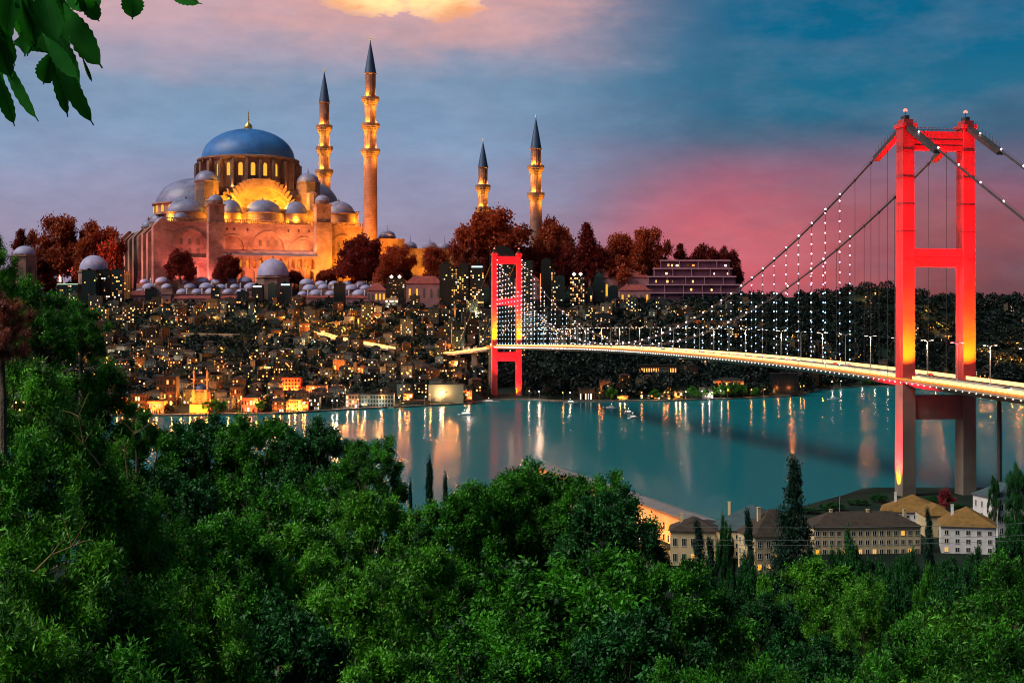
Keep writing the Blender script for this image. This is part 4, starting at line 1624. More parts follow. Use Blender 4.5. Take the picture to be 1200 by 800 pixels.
# ------------------------------------------------------------------ hilltop buildings
def block(kind, px0, px1, ytop, Y, label, cat, mat, grp=None, depth=None, ybot=None, lit=.35, floors=None, cols=None, top=None, winm=None, rz=0., wpar=True, side=True, darkwin=False, cap=None, wsz=.5):
    """an upright building with windows set on its facade"""
    s_ = Y / FX
    a, b_ = P(px0, ytop, Y), P(px1, ytop, Y)
    hw_ = (b_.x - a.x) / 2
    X = (a.x + b_.x) / 2
    g = gt(X, Y) - 1 if ybot is None else HC + (HY - ybot) * s_
    H_ = a.z - g
    D = depth or max(10, hw_ * 1.6)
    root = empty(kind, (X, Y, g), label, cat, grp, rz=rz)
    mb = MB()
    if cap == 'round':
        mb.box(-hw_, hw_, 0, D, -4, H_ - hw_ * .8)
        pr = [(hw_ * math.cos(math.pi * i / 10), H_ - hw_ * .8 + hw_ * .8 * math.sin(math.pi * i / 10)) for i in range(11)]
        vs = [(x, 0, z) for x, z in pr] + [(x, D, z) for x, z in pr]
        mb.add(vs, [tuple(range(11)), tuple(range(21, 10, -1))] + [(i, i + 1, 12 + i, 11 + i) for i in range(10)])
    elif cap == 'spire':
        mb.box(-hw_, hw_, 0, D, -4, H_ * .72)
        mb.prism([(-hw_ * .7, D * .15), (hw_ * .7, D * .15), (hw_ * .7, D * .85), (-hw_ * .7, D * .85)], H_ * .72, H_ * .86)
        mb.add([(-hw_ * .7, D * .15, H_ * .86), (hw_ * .7, D * .15, H_ * .86), (hw_ * .7, D * .85, H_ * .86), (-hw_ * .7, D * .85, H_ * .86), (0, D / 2, H_)],
               [(0, 1, 4), (1, 2, 4), (2, 3, 4), (3, 0, 4)])
    else:
        mb.box(-hw_, hw_, 0, D, -4, H_)
        mb.box(-hw_ - .2, hw_ + .2, -.2, D + .2, H_, H_ + .9)
        for k_ in range(2):
            x_ = random.uniform(-hw_ * .5, hw_ * .3)
            mb.box(x_, x_ + hw_ * .4, D * .3, D * .6, H_ + .9, H_ + 3 + random.random() * 2)
    wl = mb.build('wall', mat, root)
    fl = floors or max(2, int(H_ / 3.4))
    cl = cols or max(3, int(2 * hw_ / 3.2))
    Hw = H_ * (.72 if cap == 'spire' else 1) - (hw_ * .8 if cap == 'round' else 0)
    big = fl * cl <= 90
    lm = MB(); ncount = 0
    dm = MB()
    for i in range(fl):
        for j in range(cl):
            cx = -hw_ + (j + .5) * 2 * hw_ / cl
            z0 = 1.5 + i * (Hw - 2) / fl
            ww, hh = hw_ / cl * wsz * 1.2, (Hw - 2) / fl * .5
            on = random.random() < lit
            if on:
                lm.quad((cx - ww, -.12, z0), (cx + ww, -.12, z0), (cx + ww, -.12, z0 + hh), (cx - ww, -.12, z0 + hh))
                ncount += 1
            else:
                dm.quad((cx - ww, -.1, z0), (cx + ww, -.1, z0), (cx + ww, -.1, z0 + hh), (cx - ww, -.1, z0 + hh))
    if not wpar:
        if lm.v: tag(lm.build('lit_window', winm or WIN, wl), kind='stuff')
        if dm.v: tag(dm.build('dark_window', WIND, wl), kind='stuff')
    else:
        for src, nm, mt in ((lm, 'window', winm or WIN), (dm, 'window', WIND)):
            for q in range(len(src.f)):
                m1 = MB(); m1.quad(*src.v[q * 4:q * 4 + 4]); m1.build(nm, mt, wl)
    if top == 'lights':
        for x_ in (-hw_ * .45, hw_ * .45):
            mb = MB(); mb.lathe([(.01, H_ + 1), (3.2, H_ + 4), (.01, H_ + 7)], x_, -1, 10); mb.build('roof_lamp', E('roof_globe', (1, .85, .7), 5), root)
    if top == 'edge':
        mb = MB(); mb.box(-hw_ - .3, hw_ + .3, -.5, -.25, H_ - .5, H_ + .6); mb.build('roof_light', E('greenish_edge_light', (.6, .9, .55), 1.2), root)
    if top == 'white':
        mb = MB(); mb.box(-hw_ * .8, hw_ * .8, -.5, -.25, H_ - 3.5, H_ - 1); mb.build('roof_sign', E('white_sign_light', (.7, .9, 1), 1.6), root)
    if top == 'red':
        mb = MB(); mb.box(-hw_ - 1.6, -hw_ - .1, -.8, .4, 0, H_ * .72); mb.build('light_column', E('orange_column_light', (1, .2, .06), 1.5), root)
    return root, wl


TEAL = M('dark_teal_tower_glass', (.006, .018, .019), .4, .25, .05, spec=.2)
BLACKT = M('black_tower_glass', (.004, .008, .009), .4, .25, .05, spec=.2)
GREYT = M('grey_green_tower', (.022, .042, .038), .5, .2, .05)
SANDT = M('sand_tower', (.3, .26, .16), .7, .2, .05)
for (px0, px1, yt, m_, lit, top, cap, lab) in [
    (67, 91, 333, TEAL, .12, 'edge', None, 'wide dark office block with a pale lit roof edge below the pale tomb'),
    (96, 112, 317, TEAL, .03, None, None, 'plain dark teal tower left of two towers with lit windows'),
    (116, 129, 317, BLACKT, .13, None, None, 'black tower with a few lit windows, middle of the group below the pale tomb'),
    (131, 143, 316, TEAL, .3, None, None, 'dark tower with pale striped windows nearest the orange facade'),
    (170, 184, 339, BLACKT, .05, None, None, 'small dark tower with a sand-coloured front below the madrasa'),
    (247, 257, 337, BLACKT, .04, None, None, 'narrow black tower left of the triple towers'),
    (277, 290, 342, TEAL, .3, None, None, 'low tower with scattered lights just left of the white-lettered tower'),
    (295, 308, 334, BLACKT, .04, 'white', None, 'black tower with a white lit band at its top, left of three'),
    (314, 324, 333, GREYT, .05, None, None, 'grey-green tower with a stepped top, middle of three'),
    (328, 341, 332, TEAL, .06, 'white', None, 'dark teal tower with a white lit top, right of three'),
    (391, 404, 332, BLACKT, .0, None, None, 'plain black slab tower in front of the mauve domes'),
    (381, 390, 349, BLACKT, .05, None, None, 'short black tower beside the plain slab tower'),
    (453, 474, 327, BLACKT, .14, 'lights', None, 'dark tower crowned by two white globe lamps'),
    (515, 529, 309, BLACKT, .04, None, None, 'plain black tower at the left end of the dense cluster'),
    (529, 538, 314, BLACKT, .45, None, None, 'lit tower second from the left in the dense cluster'),
    (538, 549, 309, BLACKT, .3, None, None, 'tall black tower with lit lower floors in the dense cluster'),
    (551, 567, 311, BLACKT, .35, 'white', None, 'tower with a white roof line left of the far bridge tower'),
    (573, 603, 288, BLACKT, .16, None, 'round', 'tallest black skyscraper with a rounded top behind the far bridge tower'),
    (612, 624, 306, TEAL, .14, None, None, 'slim teal tower just right of the far bridge tower'),
    (634, 646, 302, BLACKT, .02, 'red', 'round', 'round-topped black tower with an orange light column on its left edge'),
    (646, 651, 318, TEAL, .5, None, None, 'very thin tower with a yellow light line'),
    (651, 662, 322, TEAL, .06, None, 'round', 'teal round-topped tower right of the orange light column'),
    (668, 685, 324, BLACKT, .55, 'lights', None, 'tower full of yellow lit windows with two lamps on its roof'),
    (686, 694, 338, TEAL, .1, None, None, 'short teal tower between the yellow tower and the pointed tower'),
    (695, 709, 317, TEAL, .04, None, 'spire', 'pointed dark green skyscraper'),
    (713, 724, 334, TEAL, .02, None, 'round', 'small round-topped tower right of the pointed skyscraper'),
    (42, 60, 345, BLACKT, .15, None, None, 'dark block at the far left behind the near trees')]:
    Yb = 2560 + random.uniform(-25, 25)
    block('skyscraper', px0, px1, yt, Yb, lab, 'skyscraper', m_, 'skyscrapers along the crest', lit=lit, top=top, cap=cap, ybot=368, wpar=False)
block('office_building', 143, 152, 321, 2620, 'narrow orange floodlit facade beside the dark towers', 'building', M('orange_plaster', (.55, .2, .06), .8, .2, .05), ybot=358, lit=.1)
block('office_building', 189, 200, 354, 2520, 'small orange lit block under the small dark tower', 'building', M('orange_plaster', (.55, .2, .06), .8, .2, .05), ybot=372, lit=.3)
block('office_building', 200, 219, 356, 2500, 'pale building with bright rows of windows beside the orange block', 'building', SANDT, ybot=373, lit=.8, floors=4, cols=8, winm=WINW, wsz=.8)
block('office_building', 222, 236, 358, 2490, 'dark blue building with a pale lit roof', 'building', TEAL, ybot=376, lit=.1, top='white')
block('office_building', 452, 466, 350, 2500, 'brightly lit white building below the globe-lamp tower', 'building', SANDT, ybot=368, lit=.9, floors=5, cols=6, winm=WINW, wsz=.9)

PINKW = M('pink_stone_house', (.32, .14, .15), .85, .2, .05)
REDR = M('red_tile_roof', (.2, .04, .035), .85, .3, .1)
def gable_house(px0, px1, yeave, yridge, ybot, Y, label, wallm=PINKW, roofm=REDR, nw=4, lit=.2, D=24, gable_front=False):
    s_ = Y / FX
    a, b_ = P(px0, yeave, Y), P(px1, yeave, Y)
    hw_, X = (b_.x - a.x) / 2, (a.x + b_.x) / 2
    g = HC + (HY - ybot) * s_
    He, Hr = a.z - g, (yeave - yridge) * s_
    root = empty('stone_house', (X, Y, g), label, 'house')
    mb = MB(); mb.box(-hw_, hw_, 0, D, -6, He)
    wl = mb.build('wall', wallm, root)
    mb = MB(); mb.hip(-hw_, hw_, 0, D, He, Hr, 1.2)
    rf = mb.build('roof', roofm, root)
    mb = MB(); mb.box(-hw_ * .5, -hw_ * .5 + 2, D * .4, D * .4 + 2, He, He + Hr + 2); mb.build('chimney', wallm, rf)
    for k_ in range(nw):
        cx = -hw_ + (k_ + .5) * 2 * hw_ / nw
        mb = MB(); mb.add([(x, -.2, z) for x, z in arch(cx, He * .3, 3.4, He * .45, 5)], [tuple(range(8))])
        mb.build('window', YEL if random.random() < lit else SHADE, wl)
    return root


for a in [
    (476, 518, 332, 323, 356, 2640, 'pink stone house with a red roof right of the globe-lamp tower'),
    (430, 452, 340, 331, 356, 2635, 'small pink stone house left of the globe-lamp tower'),
    (146, 175, 346, 340, 358, 2650, 'low red-walled building beside the orange facade'),
    (202, 300, 350, 346, 362, 2640, 'long low red-walled terrace building below the domed madrasa'),
    (350, 432, 349, 346, 362, 2640, 'long low red-roofed building below the right-hand madrasa'),
    (600, 634, 330, 322, 352, 2640, 'red-roofed house between the far bridge tower and the orange light column'),
    (690, 760, 325, 314, 356, 2660, 'wide red-walled house below the reddish trees'),
    (726, 762, 340, 333, 360, 2610, 'small lit red house in front of the wide red house'),
    (730, 762, 318, 308, 345, 2690, 'pink-roofed hall beside the terraced building')]:
    gable_house(*a, lit=.5, nw=5)

# terraced modern building
tb = empty('terraced_building', P(813, 352, 2650), 'wide terraced building with pale balcony bands and warm lit rooms', 'building')
s_ = 2650 / FX
MAUV = M('mauve_concrete', (.4, .2, .26), .8, .15, .05)
hwT = 56 * s_
for k_, (l, r_) in enumerate(((-56, 56), (-56, 56), (-53, 50), (-46, 46), (-38, 44))):
    z0 = k_ * 9.6 * s_
    mb = MB()
    mb.box(l * s_, r_ * s_, 4 + 3 * k_, 50, z0 - (6 if k_ == 0 else 0), z0 + 8.2 * s_)
    fl = mb.build('wall', M('dim_maroon_wall', (.09, .03, .06), .8, .2, .05), tb)
    mb = MB()
    mb.box(l * s_ - 1, r_ * s_ + 1, 1 + 3 * k_, 51, z0 + 8.2 * s_, z0 + 9.6 * s_)
    mb.build('balcony', MAUV, tb)
    x = l
    while x < r_:
        mb = MB(); mb.box(x * s_, x * s_ + .8, 1.2 + 3 * k_, 2 + 3 * k_, z0, z0 + 8.2 * s_); mb.build('post', MAUV, tb)
        x += 22
    for q in range(9):
        x = random.uniform(l + 3, r_ - 5)
        if random.random() < .55:
            mb = MB(); mb.box(x * s_, (x + random.uniform(1, 3)) * s_, 3.6 + 3 * k_, 3.9 + 3 * k_, z0 + 2 * s_, z0 + random.uniform(3.5, 5) * s_)
            mb.build('window', WIN, fl)

# ------------------------------------------------------------------ the hillside town
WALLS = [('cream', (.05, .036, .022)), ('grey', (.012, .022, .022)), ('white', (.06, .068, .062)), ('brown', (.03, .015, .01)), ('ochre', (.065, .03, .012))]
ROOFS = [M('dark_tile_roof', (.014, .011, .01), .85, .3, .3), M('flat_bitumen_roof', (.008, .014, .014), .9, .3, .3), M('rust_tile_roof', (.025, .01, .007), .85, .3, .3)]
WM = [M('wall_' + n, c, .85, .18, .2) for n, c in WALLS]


def house_mb(mb, w_, d_, h_, hip, wall, roof, lit, rng, T=None, wm=3):
    """append a house; T maps local to target"""
    m2 = MB()
    m2.box(-w_ / 2, w_ / 2, -d_ / 2, d_ / 2, -5, h_, wall)
    if hip:
        m2.hip(-w_ / 2, w_ / 2, -d_ / 2, d_ / 2, h_ + .02, min(w_, d_) * .28, .5, roof)
    else:
        m2.box(-w_ / 2 - .25, w_ / 2 + .25, -d_ / 2 - .25, d_ / 2 + .25, h_ + .01, h_ + .5, roof)
        x_ = rng.uniform(-w_ * .3, w_ * .1)
        m2.box(x_, x_ + 2.2, -1, 1.4, h_ + .5, h_ + 2.4, wall)
    fl = max(1, int(h_ / 3.1))
    for (ux_, uy_, hw_, off) in ((1, 0, w_ / 2, d_ / 2), (0, 1, d_ / 2, w_ / 2), (0, -1, d_ / 2, w_ / 2)):
        n_ = max(2, int(hw_ * 2 / 2.9))
        for i in range(fl):
            for j in range(n_):
                a = -hw_ + (j + .5) * 2 * hw_ / n_
                z0 = 1 + i * 3.1
                on = rng.random() < lit
                ww, hh = (.62, 1.35) if on else (.5, 1.2)
                if ux_:
                    q = [(a - ww, -off - .06, z0), (a + ww, -off - .06, z0), (a + ww, -off - .06, z0 + hh), (a - ww, -off - .06, z0 + hh)]
                else:
                    xo = (off + .06) * uy_
                    q = [(xo, a - ww, z0), (xo, a + ww, z0), (xo, a + ww, z0 + hh), (xo, a - ww, z0 + hh)]
                m2.add(q, [(0, 1, 2, 3)], wm if on else wm + 1)
    if T is not None:
        m2.v = [tuple(T @ Vector(v)) for v in m2.v]
    o_ = len(mb.v)
    mb.v += m2.v
    mb.f += [tuple(o_ + i for i in f) for f in m2.f]
    mb.m += m2.m


rng = random.Random(21)
HPROTO = []
for i in range(20):
    wi = i % 5
    hip = (i // 5) % 2
    mb = MB()
    w_, d_, h_ = rng.uniform(9, 15), rng.uniform(8, 11), rng.choice([6.5, 9.5, 9.5, 12.6])
    ri = 1 if not hip else (0 if i < 10 else 2)
    house_mb(mb, w_, d_, h_, hip, 0, 1, rng.choice([.15, .3, .45]), rng, wm=2)
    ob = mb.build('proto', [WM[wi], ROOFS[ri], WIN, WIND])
    HPROTO.append((ob.data, WALLS[wi][0], ['dark tiled', 'flat', 'rust tiled'][ri], ob))
for p in HPROTO:
    bpy.data.objects.remove(p[3])


def zone(px, Y):
    if px < 200: return 'left of the small waterfront mosque'
    if px < 400: return 'above the small waterfront mosque'
    if px < 565: return 'left of the far bridge tower'
    if px < 700: return 'behind the far bridge tower'
    if px < 880: return 'right of the far bridge tower'
    if px < 1060: return 'left of the near bridge tower'
    return 'behind the near bridge tower'


def town_density(px, t):
    """how built-up the slope is; t: 0 at the shore, 1 on the crest"""
    n_ = noise.noise(Vector((px * .013, t * 3.2, 5.1)))
    d = .75 + n_ * 1.1
    if 140 < px < 420 and .52 < t < .7: d -= .55         # wooded valley below the terrace road
    if 560 < px < 900 and t < .6: d -= .8                # wooded park under the bridge
    if 480 < px < 560 and t < .25: d -= .3
    if px > 880: d -= .78 if t > .1 else .3
    if 500 < px < 720 and t > .55: d += .5
    return d


placed = []
grid = {}
cands = []
while len(placed) < 980 and len(cands) < 40000:
    px = rng.uniform(-30, 1230)
    sf = interp(px, SHORE_FAR)
    t = rng.random() ** 1.05
    Y = sf + 24 + t * (2545 - sf - 24)
    cands.append(1)
    if rng.random() > town_density(px, t): continue
    X = (px - 600) * Y / FX
    gx, gy = int(X // 17), int(Y // 17)
    if any((gx + a, gy + b_) in grid and (grid[(gx + a, gy + b_)] - Vector((X, Y))).length < 16 for a in (-1, 0, 1) for b_ in (-1, 0, 1)): continue
    # keep the bridge's approach, tower foot and the big waterfront buildings clear
    cc = ctr(Y)
    if abs(X - cc.x) < 32 and Y < 1800: continue
    if Y < sf + 60 and (205 < px < 262 or 425 < px < 610 or 740 < px < 790 or 890 < px < 940): continue
    grid[(gx, gy)] = Vector((X, Y))
    placed.append((Y, X, px, t))
placed.sort()
stuff = MB()
for i, (Y, X, px, t) in enumerate(placed):
    z = gt(X, Y)
    rz = rng.uniform(-.7, .7)
    if i < 290:
        me, wn, rn, _ = HPROTO[rng.randrange(20)]
        o = bpy.data.objects.new('hillside_house', me)
        col.objects.link(o)
        o.location = (X, Y, z)
        o.rotation_euler = (0, 0, rz)
        sc = rng.uniform(.85, 1.15)
        o.scale = (sc, sc, sc)
        lab = f'small {wn} house with a {rn} roof {zone(px, Y)}'
        tag(o, lab, 'house', f'{wn} {rn}-roofed houses {zone(px, Y)}')
    else:
        T = Matrix.Translation((X, Y, z)) @ Matrix.Rotation(rz, 4, 'Z')
        tall = rng.random() < .25
        house_mb(stuff, rng.uniform(8, 15), rng.uniform(8, 12), rng.choice([12, 15, 18]) if tall else rng.choice([6, 9, 9]), rng.random() < .5, rng.randrange(5), 5 + rng.randrange(3), rng.choice([.1, .22, .35, .5]), rng, T, 8)
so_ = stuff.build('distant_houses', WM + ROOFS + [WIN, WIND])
tag(so_, 'countless tiny houses with scattered lit windows on the upper slopes', 'houses', kind='stuff')

# apartment blocks
ab_spots = []
for k_ in range(46):
    px = rng.uniform(498, 730)
    yb = rng.uniform(372, 404)
    ab_spots.append((px, yb))
for px, yb in [(88, 372), (112, 376), (60, 378), (135, 374), (160, 380), (150, 392), (120, 392), (96, 396), (365, 382), (486, 374), (478, 392), (700, 374), (740, 372), (775, 372), (350, 372), (430, 380), (270, 372), (250, 378)]:
    ab_spots.append((px, yb))
ABM = [(GREYT, 'grey-green'), (TEAL, 'dark teal'), (M('dim_grey_block', (.018, .022, .022), .8, .2, .1), 'grey'), (M('dim_brown_block', (.03, .018, .012), .8, .2, .1), 'brown')]
abp = []
for i in range(8):
    m_, cn = ABM[i % 4]
    root = empty('apartment_block', (0, 0, 0), 'x', 'apartment block')
    w_, h_ = rng.uniform(13, 20), rng.uniform(18, 34)
    mb = MB()
    mb.box(-w_ / 2, w_ / 2, -6, 6, -8, h_); mb.box(-w_ / 2 - .3, w_ / 2 + .3, -6.3, 6.3, h_, h_ + 1); mb.box(-2, 2, -2, 2, h_ + 1, h_ + 4)
    mb.build('wall', m_, root)
    lm, dm = MB(), MB()
    for a in range(int(h_ / 3.2)):
        for b_ in range(int(w_ / 2.6)):
            x, z = -w_ / 2 + (b_ + .5) * w_ / int(w_ / 2.6), 1 + a * 3.2
            tgt, y = (lm, -6.12) if rng.random() < .32 else (dm, -6.1)
            tgt.quad((x - .75, y, z), (x + .75, y, z), (x + .75, y, z + 1.5), (x - .75, y, z + 1.5))
    tag(lm.build('lit_window', WIN, root), kind='stuff')
    tag(dm.build('dark_window', WIND, root), kind='stuff')
    abp.append([root, cn, False, h_])
sp_used = []
for px, yb in ab_spots:
    Y = 2000 + (404 - yb) * 14 + rng.uniform(-30, 30)
    X = (px - 600) * Y / FX
    if any(abs(X - a) < 21 and abs(Y - b_) < 24 for a, b_ in sp_used): continue
    sp_used.append((X, Y))
    p = abp[rng.randrange(8)]
    o = p[0] if not p[2] else copy_tree(p[0])
    p[2] = True
    o.location = (X, Y, gt(X, Y))
    o.rotation_euler = (0, 0, rng.uniform(-.35, .35))
    lab = f'{p[1]} apartment block with scattered lit windows {zone(px, Y)}'
    tag(o, lab, 'apartment block', f'{p[1]} apartment blocks {zone(px, Y)}')
for p in abp:
    if not p[2]:
        for c_ in list(p[0].children): bpy.data.objects.remove(c_)
        bpy.data.objects.remove(p[0])

# woods on the far slopes: uncountable, one object
nrng = np.random.default_rng(5)
cl = []
tries = 0
while len(cl) < 4200 and tries < 60000:
    tries += 1
    px = nrng.uniform(-40, 1240)
    sf = interp(px, SHORE_FAR)
    t = nrng.random()
    Y = sf + 14 + t * (2600 - sf)
    X = (px - 600) * Y / FX
    gx, gy = int(X // 17), int(Y // 17)
    if (gx, gy) in grid and nrng.random() < .8: continue
    if any(abs(X - a) < 13 and -14 < Y - b_ < 8 for a, b_ in sp_used): continue
    if Y < sf + 60 and (205 < px < 262 or 425 < px < 580): continue
    if abs(X - ctr(Y).x) < 20 and Y < 1790: continue
    r_ = nrng.uniform(4, 8.5) * (1.25 if 560 < px < 900 or px > 880 else 1)
    cl.append((X, Y, gt(X, Y) + r_ * .45, r_))
cl = np.array(cl)
NL = 70
pos = np.repeat(cl[:, :3], NL, 0)
rad = np.repeat(cl[:, 3], NL)
d_ = rdir(nrng, len(pos)); d_[:, 2] = np.abs(d_[:, 2]) * 1.1 - .25
pos = pos + d_ * (rad * nrng.uniform(.6, 1.05, len(pos)))[:, None]
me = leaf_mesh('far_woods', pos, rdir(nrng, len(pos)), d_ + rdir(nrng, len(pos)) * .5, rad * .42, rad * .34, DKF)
o = bpy.data.objects.new('far_woods', me); col.objects.link(o)
tag(o, 'dark woods covering the far slopes between the houses', 'woods', kind='stuff')


# ------------------------------------------------------------------ roads with lamps on the far side
def road_strip(name, pts, wd, label, cat=None, strip=True, height=None, piers=False, power=6000, step=28, lampcol=(1, .34, .06), stripm=None):
    """a raised road; pts are (px, py, Y)"""
    W = [P(*p) for p in pts]
    root = empty(name, W[0], label, cat or 'road')
    L = [p - W[0] for p in W]
    mb = MB()
    vs = []
    for i, p in enumerate(L):
        d = (L[min(i + 1, len(L) - 1)] - L[max(0, i - 1)]); d.z = 0; d.normalize()
        nx = Vector((-d.y, d.x, 0)) * wd / 2
        vs.append((p - nx, p + nx))
    for i in range(len(L) - 1):
        a, b_ = vs[i]; c_, e = vs[i + 1]
        dn = Vector((0, 0, -2.2))
        mb.add([a, b_, e, c_, a + dn, b_ + dn, e + dn, c_ + dn], [(0, 3, 2, 1), (4, 5, 6, 7), (0, 4, 7, 3), (1, 2, 6, 5), (0, 1, 5, 4), (3, 7, 6, 2)])
    mb.build('roadway', M('far_road_concrete', (.2, .17, .14), .85, .2, .1), root)
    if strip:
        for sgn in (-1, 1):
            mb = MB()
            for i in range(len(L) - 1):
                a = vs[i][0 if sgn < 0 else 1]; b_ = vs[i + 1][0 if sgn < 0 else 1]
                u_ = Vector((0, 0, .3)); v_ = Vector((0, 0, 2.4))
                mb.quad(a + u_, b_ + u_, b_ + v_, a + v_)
            mb.build('glow_strip', stripm or E('orange_traffic_glow', (1, .36, .08), 5), root)  # glowing band added along the road edge for its traffic light
    if piers:
        for i in range(0, len(L)):
            if i % 1 == 0:
                p = L[i]; g = gt(W[i].x, W[i].y) - W[0].z
                if p.z - 2 - g > 3:
                    mb = MB(); mb.box(p.x - 3.4, p.x + 3.4, p.y - 1.5, p.y + 1.5, g - 3, p.z - 2.2); mb.build('pier', M('far_road_concrete', (.2, .17, .14), .85, .2, .1), root)
    return root, W


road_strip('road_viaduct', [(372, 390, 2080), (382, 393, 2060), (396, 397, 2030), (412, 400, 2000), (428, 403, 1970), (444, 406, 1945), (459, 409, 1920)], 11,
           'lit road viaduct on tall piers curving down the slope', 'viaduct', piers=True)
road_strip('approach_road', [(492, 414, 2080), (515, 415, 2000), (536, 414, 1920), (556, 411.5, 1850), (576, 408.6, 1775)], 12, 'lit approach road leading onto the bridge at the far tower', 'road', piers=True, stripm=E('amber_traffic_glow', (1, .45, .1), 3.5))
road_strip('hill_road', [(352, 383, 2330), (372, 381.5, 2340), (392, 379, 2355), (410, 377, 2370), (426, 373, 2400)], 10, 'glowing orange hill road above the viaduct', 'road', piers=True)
road_strip('terrace_road', [(180, 391.5, 2050), (215, 392, 2060), (250, 392.6, 2060), (286, 393.5, 2050)], 7, 'long thin pale-lit terrace road crossing the dark valley', 'road', stripm=E('dim_tan_glow', (.8, .45, .25), .32), piers=True)

# street lamps of the town
lp = empty('street_lamp', (0, 0, 0), 'x', 'street lamp')
mb = MB(); mb.tube([(0, 0, -1), (0, 0, 8)], [.16, .1], 5); mb.tube([(0, 0, 8), (0, -1, 8.4), (0, -1.7, 8.3)], .08, 4); mb.build('pole', POLE, lp)
mb = MB(); mb.lathe([(.01, 7.6), (.6, 8), (.6, 8.2), (.01, 8.7)], 0, -1.9, 8); lmh = mb.build('lamp_head', ORANGE_L, lp)
lpw = copy_tree(lp)
for c_ in lpw.children:
    if c_.data.materials[0] == ORANGE_L:
        c_.data = c_.data.copy(); c_.data.materials[0] = E('town_white_lamp', (1, .85, .65), 8)
usedl = {0: False, 1: False}
spots = []
for k_ in range(230):
    px = rng.uniform(120, 560) if rng.random() < .62 else rng.uniform(560, 1200)
    sf = interp(px, SHORE_FAR)
    t = rng.random() ** 1.4
    if rng.random() > town_density(px, t) + .12: continue
    spots.append((px, sf + 14 + t * (2500 - sf), 0 if rng.random() < .75 else 1, rng.choice([1.5e4, 3e4, 3e4, 8e4])))
for px in list(range(352, 430, 9)) + list(range(374, 460, 10)):
    spots.append((px, rng.uniform(1990, 2330), 0, 9e4))
for px in list(range(180, 345, 11)):
    spots.append((px, interp(px, SHORE_FAR) + rng.uniform(6, 60), 0, 1.2e4))
for px, w_ in ((357, 0), (390, 1), (395, 1), (420, 0), (448, 0), (468, 1), (498, 1), (548, 1), (620, 1), (632, 1), (660, 0), (668, 1), (702, 0), (752, 0), (778, 0), (782, 0), (803, 1), (823, 1), (845, 1), (853, 0), (880, 0), (895, 0), (938, 0), (942, 0), (975, 1), (985, 1), (1010, 1), (1025, 1), (1040, 1)):
    spots.append((px, interp(px, SHORE_FAR) + 3, w_, 5e3))
for px, Y in ((1150, 2330), (1160, 2330), (1172, 2300), (1185, 2300), (1192, 2360), (1196, 2300), (1100, 2450), (1104, 2440), (1085, 2500), (1014, 2540), (1026, 2545), (1130, 2330), (530, 1980), (546, 1900), (560, 1860), (570, 1830), (535, 1850)):
    spots.append((px, Y, 0, 6e4))
for px, Y, wh, pw in spots:
    if px < 560 and Y > interp(px, SHORE_FAR) + 20: pw *= 1.5
    src = lpw if wh else lp
    o = src if not usedl[wh] else copy_tree(src)
    usedl[wh] = True
    X = (px - 600) * Y / FX
    o.location = (X, Y, gt(X, Y))
    o.rotation_euler = (0, 0, rng.uniform(-.5, .5))
    cn = 'white' if wh else 'orange'
    shore = Y < interp(px, SHORE_FAR) + 20
    zn = ('on the far quay ' + ('left of the far bridge tower' if px < 590 else 'right of the far bridge tower')) if shore else zone(px, Y)
    tag(o, f'{cn} street lamp {zn}', 'street lamp', f'{cn} street lamps {zn}')
    lamp('POINT', (X, Y - 2.2, gt(X, Y) + 9), pw, (1, .3, .05) if not wh else (1, .75, .5), None, .5)

# ------------------------------------------------------------------ far waterfront
def quay_z(px, off=6):
    Y = interp(px, SHORE_FAR) + off
    return Y


# quay edge of the far shore
mb = MB()
qp = []
for px in range(-60, 1260, 12):
    Y = interp(px, SHORE_FAR) - 3
    qp.append(((px - 600) * Y / FX, Y))
for (xa_, ya_), (xb_, yb_) in zip(qp, qp[1:]):
    mb.add([(xa_, ya_, -2), (xb_, yb_, -2), (xb_, yb_, 1.7), (xa_, ya_, 1.7), (xa_, ya_ + 9, 1.75), (xb_, yb_ + 9, 1.75)], [(0, 1, 2, 3), (3, 2, 5, 4)])
tag(mb.build('quay', M('quay_concrete', (.17, .15, .13), .9, .25, .2)), 'concrete quay along the far shore', kind='structure')

